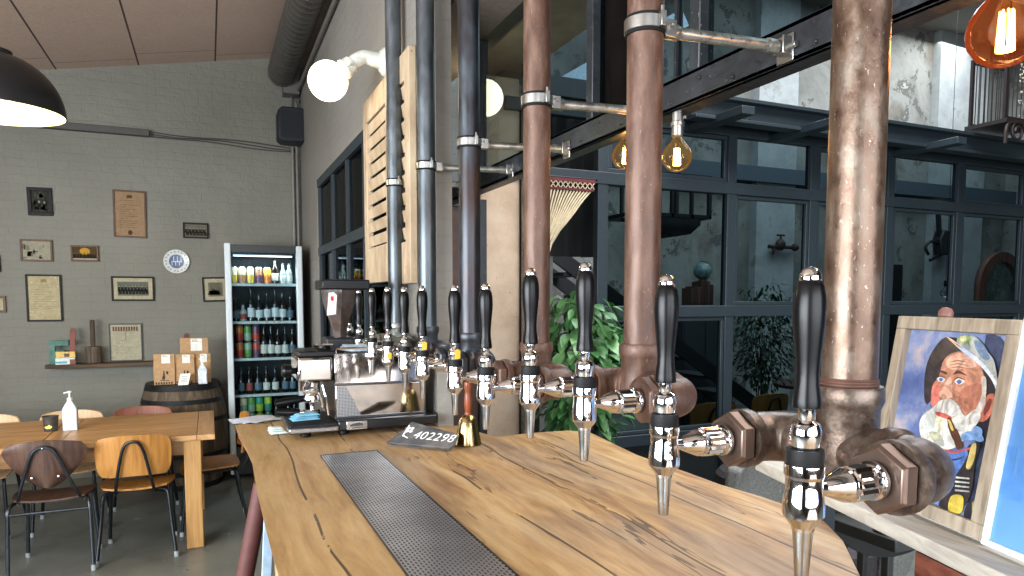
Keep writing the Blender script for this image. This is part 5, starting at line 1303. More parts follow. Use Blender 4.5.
MB().prism([(0, 0), (iw, 0), (iw, ih), (0, ih)], oc - fn * .002, e, up_, fn * .002).build('canvas', canvas_mat(), t)
def paint(c, c2=None, sc=26):
    c2 = c2 or tuple(x * .72 for x in c)
    k = ('paint', c, c2)
    if k in _mc: return _mc[k]
    m, tt, b = nodes('oil_paint'); b.inputs['Roughness'].default_value = .42
    f = ntex(tt, coords(tt), sc, 5, .65, 1.2)
    hi = tuple(min(255, x * 1.18 + 6) for x in c)
    tt.links.new(ramp(tt, f, [(.34, c2), (.5, c), (.66, hi)]), b.inputs['Base Color']); bump(tt, b, f, .35, .002)
    _mc[k] = m; return m
# the motif, drawn from the photograph through the plane of the canvas
def cpt(px, py, lay):
    d = _c + _r * ((px - 512) / FPX) - _u * ((py - 349) / FPX); P0 = oc; nn_ = fn
    tt = (P0 - V((0, 0, CAM_H))).dot(nn_) / d.dot(nn_); p = V((0, 0, CAM_H)) + d * tt - oc
    return (min(iw, max(0, p.dot(e))), min(ih, max(0, p.dot(up_))))
cq = lambda x, y: (860 + x / 4.433, 310 + y / 4.433)      # crop coordinates of the upper half
dq = lambda x, y: (880 + x / 3.944, 430 + y / 3.944)      # and of the lower half
mb = MB(); lay = [0]
def blob(col, pts, f=cq, c2=None, smooth=True):
    lay[0] += 1; P = [cpt(*f(*p), 0) for p in pts]
    if smooth and len(P) > 3:
        Q = []; n = len(P)
        for i in range(n):
            p0, p1, p2, p3 = (V((*P[(i + k - 1) % n], 0)) for k in range(4))
            for s_ in range(4):
                u = s_ / 4; q = .5 * ((2 * p1) + (p2 - p0) * u + (2 * p0 - 5 * p1 + 4 * p2 - p3) * u * u + (3 * p1 - p0 - 3 * p2 + p3) * u ** 3)
                Q.append((min(iw, max(0, q.x)), min(ih, max(0, q.y))))
        P = Q
    mb.mat(paint(col, c2)).add([oc + e * a + up_ * b + fn * (.0002 + .00012 * lay[0]) for a, b in P], [list(range(len(P)))])
SK, SK2, SK3 = (184, 130, 106), (164, 108, 88), (216, 168, 144)
blob((58, 66, 92), [(560, 110), (640, 140), (720, 300), (640, 440), (560, 300)])                 # shade right
blob((44, 52, 70), [(350, 60 - 0), (470, 90), (500, 270), (470, 400), (360, 400), (330, 200)], dq)
blob((52, 46, 50), [(300, 420), (285, 330), (300, 230), (345, 150), (395, 120), (520, 150), (600, 230), (640, 380), (640, 500), (560, 500), (400, 300)])   # hat body
blob((38, 36, 48), [(560, 380), (640, 400), (640, 520), (600, 600), (530, 600), (500, 500)])    # dark side behind the ear
blob((70, 60, 58), [(395, 120), (345, 150), (315, 210), (330, 250), (370, 215), (440, 180)])
blob(SK, [(352, 290), (375, 220), (430, 185), (500, 200), (545, 270), (560, 380), (540, 470), (440, 500), (350, 460), (318, 420), (322, 340)])  # face
blob(SK3, [(385, 225), (430, 192), (490, 205), (515, 250), (460, 260), (400, 262)])
blob((206, 116, 104), [(322, 345), (350, 330), (350, 400), (318, 420)])
blob(SK2, [(470, 340), (540, 330), (545, 420), (500, 470), (450, 430), (440, 380)], c2=(120, 72, 58))
blob(SK3, [(385, 310), (405, 300), (412, 350), (408, 390), (370, 392), (350, 372), (368, 350)])   # nose
blob(SK2, [(352, 382), (372, 396), (405, 392), (395, 402), (365, 404)])
blob((214, 208, 204), [(342, 306), (362, 296), (382, 308), (364, 322)])
blob((82, 116, 176), [(352, 308), (362, 300), (370, 308), (362, 318)], c2=(40, 60, 110))
blob((222, 214, 208), [(422, 318), (440, 304), (468, 316), (446, 332)])
blob((82, 116, 176), [(430, 318), (442, 308), (454, 317), (443, 329)], c2=(40, 60, 110))
blob((90, 60, 46), [(342, 284), (362, 268), (388, 278), (386, 286), (362, 278)]); blob((90, 60, 46), [(414, 288), (440, 268), (478, 292), (440, 282)])
blob((92, 56, 44), [(342, 300), (362, 291), (384, 304), (362, 297)], c2=(60, 36, 30)); blob((92, 56, 44), [(418, 312), (440, 298), (472, 312), (440, 303)], c2=(60, 36, 30))
for k in range(3): blob((140, 92, 76), [(392, 232 + 14 * k), (440, 222 + 14 * k), (500, 236 + 14 * k), (440, 227 + 14 * k)], smooth=False)
blob((186, 108, 88), [(540, 440), (570, 380), (600, 375), (602, 420), (575, 480), (540, 498), (525, 480)])  # ear
blob((120, 60, 50), [(556, 440), (576, 396), (590, 400), (580, 440), (556, 470)])
blob((198, 190, 180), [(545, 300), (566, 310), (560, 420), (530, 470), (520, 440), (545, 380)])    # sideburn
blob((206, 206, 200), [(345, 420), (400, 395), (440, 420), (470, 470), (520, 440), (540, 480), (480, 560), (440, 590), (300, 590), (268, 520), (285, 465), (320, 440)])   # beard
blob((176, 184, 180), [(300, 470), (330, 460), (340, 560), (300, 580), (276, 530)], c2=(210, 206, 190))
blob((226, 222, 206), [(345, 470), (380, 480), (370, 570), (340, 580)], c2=(186, 186, 130))
blob((216, 214, 208), [(345, 418), (372, 398), (398, 400), (425, 430), (420, 470), (395, 455), (370, 452), (345, 450)])  # moustache
blob((196, 92, 84), [(342, 452), (372, 456), (412, 474), (408, 488), (372, 478), (345, 466)])   # mouth
blob((214, 214, 206), [(20 + 150, 0), (300, 0), (330, 40), (290, 75), (230, 72), (190, 40)], dq)  # beard lower
blob((150, 154, 150), [(200, 10), (240, 14), (262, 60), (228, 60)], dq, c2=(206, 206, 160))
blob((170, 78, 72), [(232, 70), (300, 84), (360, 70), (356, 80), (300, 94), (240, 82)], dq)       # red collar
blob((78, 112, 176), [(228, 84), (300, 94), (352, 84), (340, 150), (300, 190), (262, 150)], dq)  # blue shirt
blob((26, 40, 84), [(246, 104), (296, 116), (340, 104), (300, 122)], dq)
blob((74, 44, 30), [(395, 486), (412, 484), (446, 576), (430, 590), (405, 540)])                 # pipe stem
blob((84, 52, 36), [(290, 0), (312, 0), (334, 60), (326, 74), (308, 72)], dq); blob((196, 170, 90), [(398, 492), (408, 490), (424, 530), (414, 534)])
blob((108, 152, 204), [(330, 20), (360, 6), (400, 10), (418, 40), (396, 48), (372, 30), (350, 40), (330, 40)], dq)   # blue knot
blob((120, 160, 210), [(470, 550), (500, 540), (520, 516), (550, 530), (548, 560), (520, 576), (480, 576)])
blob((40, 34, 36), [(380, 50), (404, 60), (384, 130), (372, 230), (350, 290), (300, 320), (240, 300), (262, 250), (300, 190), (340, 130)], dq, c2=(24, 26, 36))   # coat lapel
blob((176, 160, 96), [(370, 60), (388, 56), (382, 110), (364, 154), (348, 148), (356, 110)], dq)
for k in range(4): blob((176, 178, 172), [(306, 184 + 17 * k), (362, 190 + 17 * k), (362, 196 + 17 * k), (304, 191 + 17 * k)], dq, smooth=False)
blob((190, 170, 70), [(290, 262), (336, 264), (330, 328), (280, 322)], dq, c2=(150, 132, 50))
blob((128, 128, 72), [(404, 150), (432, 180), (424, 300), (404, 290)], dq, c2=(60, 60, 48)); blob((146, 138, 84), [(372, 290), (404, 282), (404, 340), (368, 352)], dq, c2=(70, 66, 50))
blob((30, 30, 40), [(350, 300), (372, 290), (368, 352), (340, 346)], dq)
blob((160, 164, 160), [(440, 135), (520, 120), (580, 190), (610, 240), (640, 380), (620, 350), (560, 260), (480, 190)], c2=(84, 100, 120))   # hat band
blob((196, 206, 216), [(395, 118), (470, 168), (560, 240), (620, 330), (650, 420), (642, 400), (600, 320), (545, 250), (460, 182)], c2=(150, 170, 200))
blob((204, 150, 96), [(392, 120), (430, 142), (470, 172), (440, 160)])
blob((150, 168, 110), [(442, 128), (470, 112), (505, 122), (500, 150), (470, 152)], c2=(84, 104, 70)); blob((212, 208, 160), [(455, 120), (480, 118), (482, 138), (462, 140)])
blob((96, 118, 146), [(520, 140), (556, 150), (590, 215), (560, 220), (530, 180)], c2=(150, 170, 190))
mb.build('painted_motif', None, t, sharp=180)
MB().lathe([(.001, .024), (.010, .022), (.015, .014), (.015, .004), (.011, 0)], O_ + e * Wp * .385 + up_ * Hp + fn * .008, up_, 20).build('top_knob', flat((120, 84, 76), .45), t)
# second picture: pale blue print in a white frame, before the painting's right edge
P2 = hit(985, 541, z=ZL) + fn * .030 + V((0, 0, .003)) + e * .035
t = thing('blue_print', 'white framed pale blue skyline print at the right edge beside the painting', 'picture', P2)
rect_ring(MB(), P2, e, up_, .36, .46, .012, fn * .014).build('frame', flat((226, 230, 234), .35), t, bevel=.002)
def sky_mat():
    m, tt, b = nodes('blue_print_face'); b.inputs['Roughness'].default_value = .25
    f = ntex(tt, coords(tt), 3, 3)
    tt.links.new(ramp(tt, f, [(.3, (76, 128, 190)), (.7, (104, 152, 208))]), b.inputs['Base Color']); return m
MB().prism([(.012, .012), (.348, .012), (.348, .448), (.012, .448)], P2 + fn * .004, e, up_, fn * .002).build('print', sky_mat(), t)
mb = MB(); rr = random.Random(2)
sk = [(.012, .10)]
x = .012
while x < .34: w = rr.uniform(.008, .022); h = .15 + rr.uniform(-.015, .05); sk += [(x, h), (min(.348, x + w), h)]; x += w
sk += [(.348, .10)]
mb.prism(sk, P2 + fn * .0062, e, up_, fn * .0003).build('skyline', flat((76, 130, 194), .4), t)
# ribbed terracotta block below the ledge
c = hit(955, 566, z=1.14)
mb = MB(); M = Matrix((e, nn, V((0, 0, 1)))).transposed(); c0 = hit(935, 549, z=1.128)
t_ = MB(); o_ = V((c0.x, c0.y, 1.02))
t_.prism([(0, -.045), (.30, -.045), (.30, .0), (0, .0)], o_, e, nn, (0, 0, .10))
for k in range(9): t_.prism([(0, -.045 + .005 * k), (.30, -.045 + .005 * k), (.30, -.042 + .005 * k), (0, -.042 + .005 * k)], o_ + V((0, 0, .10)), e, nn, (0, 0, .006))
tag(t_.build('ribbed_block', wood((74, 36, 26), (108, 58, 42), (128, 74, 56), 'Y', 2, .6)), 'reddish brown ribbed block on a stand below the ledge at the bottom right', 'block')
# ---------------------------------------------------------------- hand-cranked machine wheel
WY = 1.60; wc = hit(886, 487, Y=WY)
t = thing('cast_wheel_machine', 'old black cast iron hand wheel machine with gear and red post', 'machine', (wc.x, WY, 0))
WB = flat((16, 16, 18), .32)
RO = .24; wn_ = V((.35, 1, 0)).normalized(); wx = V((0, 0, 1)).cross(wn_).normalized()
def ring(mb, c, ro, ri, th, n=56):
    b = len(mb.v)
    for s_ in (-th / 2, th / 2):
        for rr_ in (ro, ri):
            for i in range(n):
                a = 2 * pi * i / n; mb.v.append(V(c) + wn_ * s_ + (wx * cos(a) + V((0, 0, 1)) * sin(a)) * rr_)
    for i in range(n):
        j = (i + 1) % n
        for f in ((i, j, n + j, n + i), (2 * n + i, 3 * n + i, 3 * n + j, 2 * n + j), (i, 2 * n + i, 2 * n + j, j), (n + i, n + j, 3 * n + j, 3 * n + i)):
            mb.f.append([b + q for q in f]); mb.fm.append(mb.cur)
    return mb
mb = ring(MB(), wc, RO, RO - .085, .035)
for k in range(5):
    a = 2 * pi * k / 5 + .3; d_ = wx * cos(a) + V((0, 0, 1)) * sin(a); mb.bar(wc + d_ * .02, wc + d_ * (RO - .03), .018, .012, wn_)
mb.lathe([(.03, -.025), (.03, .025)], wc, wn_, 20); mb.build('hand_wheel', WB, t, sharp=30, bevel=.003)
gc_ = wc - wn_ * .03 + V((.0, 0, -.015)); mb = ring(MB(), gc_, .150, .095, .016)
for k in range(34):
    a = 2 * pi * k / 34; d_ = wx * cos(a) + V((0, 0, 1)) * sin(a); mb.bar(gc_ + d_ * .146, gc_ + d_ * .162, .016, .010, wn_)
for k in range(3):
    a = 2 * pi * k / 3; d_ = wx * cos(a) + V((0, 0, 1)) * sin(a); mb.bar(gc_, gc_ + d_ * .09, .014, .02, wn_)
mb.build('gear', flat((30, 30, 34), .35, .6), t)
pc = hit(889, 540, Y=WY - .16)
MB().lathe([(.02, 0), (.02, .10), (.026, .105), (.026, .13), (.012, .135)], (pc.x, WY - .16, .936), (0, 0, 1), 20).lathe([(.045, 0), (.045, .012), (.02, .02)], (pc.x, WY - .16, .936), (0, 0, 1), 20).build('post_foot', flat((52, 74, 72), .45), t)
MB().lathe([(.013, .10), (.013, .175), (.018, .178), (.018, .19)], (pc.x, WY - .16, .936), (0, 0, 1), 18).build('red_post', flat((110, 40, 44), .4), t)
mb = MB().bb((pc.x - .05, WY - .22, .895), (pc.x + .05, WY + .18, .935)); mb.bb((wc.x - .02, WY + .02, .935), (wc.x + .03, WY + .055, wc.z)); 
for sx in (-.03, .20):
    for sy in (WY + .06, WY + .16): mb.bb((wc.x - .10 + sx - .015, sy - .015, 0), (wc.x - .10 + sx + .015, sy + .015, .895))
mb.build('machine_stand', flat((60, 62, 62), .5), t, bevel=.004)
ring(MB(), wc + wn_ * .06, .215, .195, .02).build('pale_rim', flat((196, 196, 186), .5), t)

# ---------------------------------------------------------------- tub chairs beyond the bar
def tub(c, r_, z0, z1, face, mat, label, name='tub_chair'):
    c = V(c); t = thing(name, label, 'armchair', (c.x, c.y, 0))
    def f(u, v):
        a = face + R(70) + u * R(220); zz_ = z0 + .05 + v * (z1 - z0 - .05) * (1 - .18 * (abs(u - .5) * 2) ** 2 * v)
        rr_ = r_ * (1 + .06 * sin(v * pi) + .04 * v); return V((c.x + rr_ * cos(a), c.y + rr_ * sin(a), zz_))
    MB().sheet(f, 30, 8, .075).build('back_shell', mat, t, sharp=60, bevel=.02, seg=3)
    MB().lathe([(r_ * .80, z0 + .03), (r_ * .86, z0 + .06), (r_ * .86, z0 + .16), (r_ * .78, z0 + .19), (.01, z0 + .20)], (c.x, c.y, 0), (0, 0, 1), 32).build('seat_cushion', DF, t)
    for k in range(4):
        a = face + pi / 4 + k * pi / 2; MB().cyl((c.x + r_ * .7 * cos(a), c.y + r_ * .7 * sin(a), 0), (c.x + r_ * .6 * cos(a), c.y + r_ * .6 * sin(a), z0 + .05), .014, .018, 12).build('leg', BLACK, t)
    return t
GF = blotch((96, 98, 96), (120, 122, 118), (140, 142, 136), 90, (.85, .95), 0, .4, bd=.002)
DF = blotch((40, 38, 40), (56, 52, 54), (70, 66, 66), 60, (.8, .95), 0, .3, bd=.002)
q = hit(778, 490, Y=2.45); tub((q.x + .26, 2.46, 0), .41, .34, .87, R(200), GF, 'grey upholstered tub armchair just beyond the right edge of the bar')
q = hit(775, 425, Y=3.1); tub((q.x + .12, 3.32, 0), .33, .38, .93, R(160), DF, 'dark grey round-backed armchair behind the grey one, before the glass partition')
tub((4.7, 3.46, 0), .34, .34, .95, R(215), GF, 'grey round armchair seen behind the near pipe elbow and the painting')

# ---------------------------------------------------------------- plants
def leafm(c1, c2, c3):
    m, tt, b = nodes('leaf'); b.inputs['Roughness'].default_value = .38
    f = ntex(tt, coords(tt), 7, 3); tt.links.new(ramp(tt, f, [(.3, c1), (.5, c2), (.7, c3)]), b.inputs['Base Color']); return m
LEAF = leafm((34, 70, 38), (66, 112, 62), (112, 156, 100)); LEAFD = leafm((26, 50, 34), (40, 70, 48), (60, 92, 64))
def plant(name, label, c, rx, ry, z0, z1, n, L, mat, seed, pot=True, mask=None):
    rr = random.Random(seed); c = V(c); t = thing(name, label, 'plant', (c.x, c.y, 0)); mb = MB(); st = MB(); zm = (z0 + z1) / 2
    stems = []
    for k in range(9):
        a = rr.uniform(0, 2 * pi); q_ = rr.uniform(.3, .9); top = V((c.x + rx * q_ * cos(a), c.y + ry * q_ * sin(a), zm + (z1 - z0) * rr.uniform(.0, .42)))
        st.tube([(c.x + .03 * cos(a), c.y + .03 * sin(a), .34), (c.x + (top.x - c.x) * .35, c.y + (top.y - c.y) * .35, (.34 + top.z) / 2 + .1), top], .006, 6, 5)
    for i in range(n):
        while True:
            u = V((rr.uniform(-1, 1), rr.uniform(-1, 1), rr.uniform(-1, 1)))
            if .35 < u.length < 1: break
        lump = 1 + .28 * noise.noise(V((u.x * 2 + seed, u.y * 2, u.z * 3)))
        p = V((c.x + u.x * rx * lump, c.y + u.y * ry * lump, zm + u.z * (z1 - z0) / 2 * lump))
        out = V((u.x, u.y, rr.uniform(-.9, .15))).normalized(); sd = out.cross(V((rr.uniform(-.3, .3), rr.uniform(-.3, .3), 1))).normalized(); nr = sd.cross(out)
        l = L * rr.uniform(.6, 1.25); w_ = l * rr.uniform(.22, .3)
        pts = []
        for s_, ww in ((0, .02), (.22, .8), (.48, 1), (.75, .62), (1, .02)):
            dr = -nr * (.22 * l * s_ * s_); cc = p + out * l * s_ + dr
            pts += [cc - sd * w_ * ww + nr * w_ * ww * .25, cc, cc + sd * w_ * ww + nr * w_ * ww * .25]
        fs = []
        for j in range(4): fs += [(j * 3, j * 3 + 1, j * 3 + 4, j * 3 + 3), (j * 3 + 1, j * 3 + 2, j * 3 + 5, j * 3 + 4)]
        mb.add(pts, fs)
    mb.build('foliage', mat, t, sharp=60); st.build('stems', flat((70, 62, 44), .7), t)
    if pot: MB().lathe([(.12, 0), (.17, .30), (.18, .34), (.16, .34), (.15, .31), (.001, .31)], (c.x, c.y, .001), (0, 0, 1), 28).build('pot', flat((70, 66, 62), .6), t)
    return t
q = hit(582, 360, Y=3.35)
plant('potted_ficus', 'leafy green potted plant standing between the pale pillar and the glass partition', (q.x, 3.35, 0), .27, .24, .78, 1.72, 760, .105, LEAF, 11)
q = hit(763, 350, Y=5.2)
plant('potted_tree', 'bushy small-leaved tree behind the glass partition, left of the near pipe', (q.x, 5.2, 0), .36, .34, .75, 1.80, 1500, .06, LEAFD, 5)
# bead and fringe curtain in the doorway
ca, cb = hit(552, 200, Y=3.9), hit(590, 200, Y=3.9); ct = zr[2] - .035; cbm = hit(556, 268, Y=3.9)
FR = flat((196, 180, 150), .8); mb = MB()
t = thing('fringe_curtain', 'cream fringe curtain with dark red knotted band, gathered to the left in the doorway', 'curtain', (ca.x, 3.9, 0))
nst = 15
for i in range(nst):
    x = ca.x - .05 + (cb.x - ca.x + .05) * (i / (nst - 1)); e_ = V((ca.x - .06 + .03 * (i / nst), 3.88, cbm.z - .02 + .0 * i))
    e_ = V((ca.x - .10 + .06 * (i / nst), 3.87 + .01 * (i % 3), hit(552, 262 , Y=3.9).z))
    mb.tube([(x, 3.9, ct - .075), ((x * .62 + e_.x * .38), 3.885, (ct * .62 + e_.z * .38) - .01), e_, e_ + V((0, 0, -.75))], .006, 6, 4)
mb.build('strings', FR, t)
mb = MB().mat(flat((96, 34, 40), .8)).bb((ca.x - .12, 3.885, ct - .022), (cb.x + .03, 3.905, ct)).bb((ca.x - .12, 3.888, ct - .072), (cb.x + .02, 3.902, ct - .058)).mat(FR)
for i in range(12): mb.bar((ca.x - .12 + .035 * i, 3.885, ct - .022), (ca.x - .09 + .035 * i, 3.885, ct - .06), .005, .003, (0, 1, 0)).bar((ca.x - .09 + .035 * i, 3.885, ct - .022), (ca.x - .12 + .035 * i, 3.885, ct - .06), .005, .003, (0, 1, 0))
mb.build('knotted_band', None, t)
MB().cyl((ca.x - .14, 3.9, ct + .004), (cb.x + .05, 3.9, ct + .004), .008).bb((cb.x + .02, 3.9, ct - .002), (cb.x + .035, 3.969, ct + .012)).bb((ca.x - .10, 3.9, ct - .002), (ca.x - .085, 3.969, ct + .012)).build('curtain_rod', BLACK, t)
# black cloth panel hanging in the doorway
k0, k1 = hit(548, 300, Y=4.3).x, hit(601, 300, Y=4.3).x; kz = hit(580, 257, Y=4.3).z
tag(MB().sheet(lambda u, v: V((k0 - .3 + (k1 - k0 + .3) * u, 4.3 + .02 * sin(u * 40), kz + (2.9 - kz) * v)), 60, 2, .006).build('black_curtain', flat((10, 11, 12), .9)), 'plain black cloth hanging across the upper doorway behind the fringe curtain', 'curtain')

# ---------------------------------------------------------------- things in the courtyard room behind the glass
DK = flat((30, 32, 34), .6); DW = wood((44, 30, 24), (66, 46, 36), (84, 60, 48), 'X', 1, .6)
# open staircase
sA = hit(640, 318, Y=5.8); sB = hit(742, 395, Y=5.8); t = thing('open_staircase', 'dark open-tread staircase coming down behind the glass, left of the tree', 'staircase', (sB.x, 5.8, 0))
dirn = (sB - sA); up3 = -dirn
for oy in (0, .62):
    a_ = V((sB.x + dirn.x * .55, 5.8 + oy, sB.z + dirn.z * .55)); kq = (2.40 - sA.x) / up3.x; b_ = V((2.40, 5.8 + oy, sA.z + up3.z * kq))
    kk = a_.z / dirn.z; a_ = a_ - V(dirn) * (a_.z - .02) / dirn.z
    MB().bar(a_, b_, .04, .14, (0, 0, 1)).build('stringer', DK, t)
for k in range(-5, 16):
    z = sB.z + (sA.z - sB.z) * (k / 4.0); x = sB.x + (sA.x - sB.x) * (k / 4.0)
    if z > .15 and x > 2.45: MB().bb((x - .20, 5.8, z - .018), (x + .06, 6.42, z + .018)).build('tread', DK, t)
# wall cabinet with books and globe
q = hit(703, 305, Y=6.6); zc0 = q.z
t = thing('dark_sideboard', 'tall dark cabinet behind the glass carrying the books and globe', 'cabinet', (q.x, 6.7, 0))
MB().bb((q.x - .32, 6.55, 0.02), (q.x + .30, 6.95, zc0)).build('cabinet_body', flat((38, 44, 46), .6), t, bevel=.005)
for s_ in (-1, 1): MB().bb((q.x - .01 + s_ * .155 - .14, 6.535, .10), (q.x - .01 + s_ * .155 + .14, 6.55, zc0 - .06)).build('door', flat((44, 52, 54), .6), t, bevel=.003)
x = q.x - .19
for i, (w_, h_, c_) in enumerate(((.05, .20, (74, 46, 38)), (.045, .22, (60, 44, 38)), (.05, .21, (84, 56, 44)), (.045, .275, (66, 40, 34)), (.05, .285, (58, 36, 30)), (.04, .28, (76, 52, 42)), (.05, .24, (50, 36, 32)))):
    b_ = MB().bb((x, 6.58, zc0 + .001), (x + w_ - .004, 6.76, zc0 + h_)).bb((x + .004, 6.575, zc0 + .02), (x + w_ - .008, 6.58, zc0 + h_ - .03)).build('book', flat(c_, .6), bevel=.003)
    tag(b_, 'old brown book on the dark cabinet behind the glass, %s' % pos[i], 'book', 'old books on the cabinet'); x += w_
gz = hit(703, 271, Y=6.66)
t = thing('desk_globe', 'small greenish globe standing on the old books behind the glass', 'globe', (gz.x, 6.67, zc0 + .29))
MB().ball((gz.x, 6.67, gz.z), .105, 28).build('sphere', blotch((52, 84, 92), (88, 120, 122), (150, 158, 140), 14, (.3, .5), 0, 0), t)
MB().lathe([(.05, 0), (.05, .012), (.012, .02), (.012, .03)], (gz.x, 6.67, zc0 + .287), (0, 0, 1), 20).tube([V((gz.x, 6.67, gz.z)) + V((sin(a) * .118, 0, -cos(a) * .118)) for a in [R(x_) for x_ in range(-10, 191, 20)]], .006, 8).cyl((gz.x, 6.67, zc0 + .30), (gz.x, 6.67, gz.z - .10), .008).build('globe_stand', flat((120, 96, 56), .4, .7), t)
# black iron hanging frame lamp
q0, q1 = hit(622, 192, Y=4.9), hit(700, 221, Y=4.9)
t = thing('iron_frame_lamp', 'black iron frame lamp hanging high behind the top left glass panes', 'lamp', ((q0.x + q1.x) / 2, 5.0, 2.95))
mb = MB()
for y in (4.75, 5.2):
    rect_ring(mb, (q0.x, y, q1.z), (1, 0, 0), (0, 0, 1), q1.x - q0.x, .36, .03, (0, .03, 0))
    for k in range(1, 4): mb.bb((q0.x + (q1.x - q0.x) * k / 4 - .012, y, q1.z), (q0.x + (q1.x - q0.x) * k / 4 + .012, y + .03, q1.z + .36))
for x in (q0.x + .01, q1.x - .02): mb.bb((x, 4.75, q1.z), (x + .02, 5.2, q1.z + .03))
for x in (q0.x + .15, q1.x - .15): mb.cyl((x, 5.0, q1.z + .34), (x, 5.0, 6.19), .008, n=8)
mb.build('iron_frame', DK, t)
MB().prism([(0, .0), (.06, -.10), (.22, -.15), (.40, -.12), (.50, -.04), (.50, .03), (0, .03)], (q1.x - .52, 4.86, q1.z), (1, 0, 0), (0, 0, 1), (0, .25, 0)).build('lamp_trough', DK, t, bevel=.01)
# small tap device and cast device on the whitewashed pilasters
q = hit(778, 247, Y=8.0)
t = thing('wall_valve', 'small rusty pipe valve fixed on the white pilaster behind the glass', 'valve', (q.x, 8.0, q.z))
MB().cyl((q.x - .20, 7.98, q.z), (q.x + .34, 7.98, q.z + .0), .03, n=12).ball((q.x + .02, 7.97, q.z + .03), .09, 14, (1, .7, 1)).ball((q.x + .30, 7.96, q.z), .06, 12).build('valve_body', flat((58, 46, 42), .6, .4), t)
MB().cyl((q.x + .02, 7.97, q.z + .09), (q.x + .02, 7.97, q.z + .17), .014).bb((q.x - .05, 7.955, q.z + .16), (q.x + .09, 7.985, q.z + .185)).cyl((q.x - .12, 7.97, q.z), (q.x - .12, 7.97, q.z - .12), .02).build('handle', flat((70, 40, 34), .6, .4), t)
q = hit(937, 240, Y=8.0)
t = thing('cast_iron_device', 'dark cast iron hand device hanging on the right white pilaster behind the glass', 'machine', (q.x, 8.0, q.z))
MB().prism([(-.05, -.22), (.16, -.20), (.20, .02), (.12, .20), (-.04, .22), (-.12, .05)], (q.x + .06, 8.06, q.z - .05), (1, 0, 0), (0, 0, 1), (0, -.18, 0)).build('housing', flat((34, 34, 36), .5), t, bevel=.03, seg=3)
MB().bar((q.x - .02, 7.95, q.z + .08), (q.x - .10, 7.93, q.z + .46), .07, .05, (0, 1, 0)).tube([(q.x - .05, 7.95, q.z - .06), (q.x - .25, 7.93, q.z - .04), (q.x - .38, 7.93, q.z - .14), (q.x - .30, 7.93, q.z - .26)], .025, 10, 5).bar((q.x + .02, 7.94, q.z - .25), (q.x - .26, 7.93, q.z - .36), .04, .03, (0, 1, 0)).build('lever', flat((30, 28, 30), .5), t)
# arch-topped mirror
q = hit(998, 305, Y=7.2); q2 = hit(998, 252, Y=7.2); wA = (hit(1021, 300, Y=7.2).x - hit(977, 300, Y=7.2).x) / 2
t = thing('arched_mirror', 'round-topped brown wooden mirror behind the glass, above the painting', 'mirror', (q.x, 7.2, .0))
n = 24; zr_ = q2.z - wA
outer = [(-wA, .3)] + [(wA * cos(pi - pi * i / n), zr_ + wA * sin(pi * i / n)) for i in range(n + 1)] + [(wA, .3)]
wi = wA * .72; inner = [(wi, .42)] + [(wi * cos(pi * i / n), zr_ + wi * sin(pi * i / n)) for i in range(n + 1)] + [(-wi, .42)]
O2 = V((q.x, 7.2, 0))
MB().prism(outer, O2, (1, 0, 0), (0, 0, 1), (0, .04, 0)).build('back_board', DW, t)
mb = MB(); o_pts = outer; i_pts = inner[::-1]
for a in range(len(o_pts) - 1):
    P4 = [o_pts[a], o_pts[a + 1], i_pts[a + 1], i_pts[a]]; mb.prism(P4, O2 + V((0, -.06, 0)), (1, 0, 0), (0, 0, 1), (0, .06, 0))
mb.build('arch_frame', wood((70, 42, 32), (98, 62, 50), (120, 82, 68), 'Z', 1, .5), t)
MB().prism(inner, O2 + V((0, -.012, 0)), (1, 0, 0), (0, 0, 1), (0, .008, 0)).build('mirror_glass', blotch((64, 78, 72), (104, 120, 114), (150, 162, 156), 5, (.1, .3), .6, .1), t)
# dark doorway behind the glass
q = hit(892, 285, Y=8.1); struct(MB().bb((q.x - .28, 8.14, 0), (q.x + .30, 8.19, 2.25)).build('door_2', flat((16, 18, 20), .6)))
# chairs and table behind the glass
for i, (px, y) in enumerate(((700, 4.72), (752, 4.95))):
    q = hit(px, 410, Y=y)
    dup(ck, (q.x, y, .0), R(10 * (i - 1)), ('oak chair behind the glass partition, right of the second tap handle', 'oak chair behind the glass partition, below the bushy tree', 'oak chair behind the glass partition, hidden mostly by the second rust pipe elbow')[i], group='school chairs behind the glass')
q = hit(815, 428, Y=5.5); t = thing('cafe_table', 'dark round cafe table with oak chairs behind the glass partition', 'table', (q.x, 5.5, 0))
MB().lathe([(.44, .71), (.45, .72), (.45, .745), (.44, .75)], (q.x, 5.5, 0), (0, 0, 1), 36).build('tabletop', DW, t); MB().lathe([(.22, .001), (.22, .02), (.03, .04), (.03, .71)], (q.x, 5.5, 0), (0, 0, 1), 24).build('pedestal', BLACK, t)
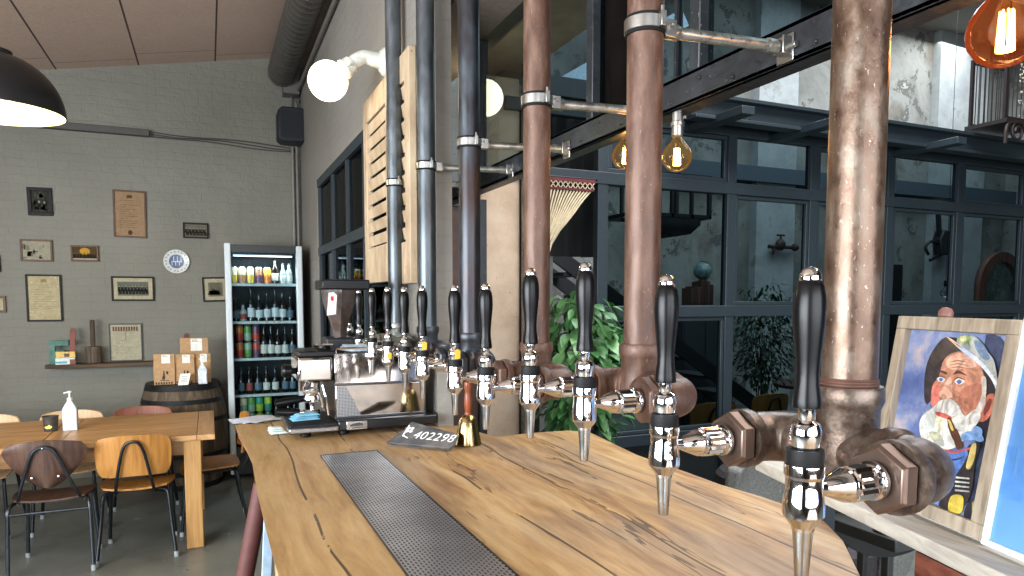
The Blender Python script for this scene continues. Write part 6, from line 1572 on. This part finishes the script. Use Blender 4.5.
# ornate cast-iron cage hanging at the upper right
qa, qb = hit(1000, 78, Y=3.45), hit(1034, 140, Y=3.45)
t = thing('ornate_iron_cage', 'ornate dark iron cage with curled bracket below the large amber bulb', 'ornament', ((qa.x + qb.x) / 2, 3.5, qb.z))
mb = MB(); wq = qb.x - qa.x; hq = qa.z - qb.z + .10
for y in (3.40, 3.66): rect_ring(mb, (qa.x, y, qb.z + .10), (1, 0, 0), (0, 0, 1), wq, hq, .03, (0, .02, 0))
for k in range(1, 9):
    x = qa.x + wq * k / 9
    for y in (3.41, 3.66): mb.cyl((x, y, qb.z + .10), (x, y, qb.z + hq + .08), .004, n=6)
for k in range(1, 5): mb.cyl((qa.x + .01, 3.41 + .05 * k, qb.z + .10), (qa.x + .01, 3.41 + .05 * k, qb.z + hq + .08), .004, n=6)
mb.build('cage', flat((44, 36, 36), .5, .4), t)
mb = MB().bb((qa.x - .01, 3.38, qb.z + .08), (qb.x + .01, 3.70, qb.z + .11))
mb.tube([V((qa.x + wq * .1 + .10 + .09 * cos(a) * (1 - a / 14), 3.39, qb.z + .02 + .09 * sin(a) * (1 - a / 14))) for a in [x_ * .45 for x_ in range(22)]], .012, 8)
mb.tube([(qa.x, 3.39, qb.z - .08), (qa.x + .01, 3.39, qb.z + .04), (qa.x + .08, 3.39, qb.z + .085), (qb.x, 3.39, qb.z + .09)], .014, 8, 5)
mb.build('scroll_bracket', flat((52, 44, 42), .45, .5), t)
rr = random.Random(12); mb = MB()
for k in range(46): mb.ball((qa.x + wq * .42 + rr.uniform(-.05, .09), 3.392, qb.z + .14 + rr.random() * (hq - .1)), rr.uniform(.004, .010), 6, (1, .3, 1))
mb.build('enamel_flowers', flat((206, 200, 176), .6), t)
tag(MB().cyl(((qa.x + qb.x) / 2, 3.53, qb.z + hq + .08), ((qa.x + qb.x) / 2, 3.53, 6.19), .006, n=6).build('hanging_wire', BLACK), 'thin black wire above the ornate iron cage', 'wire')
for l in list(S.objects):
    if l.type == 'LIGHT': l.data.cycles.max_bounces = 8 if hasattr(l.data, 'cycles') else 8
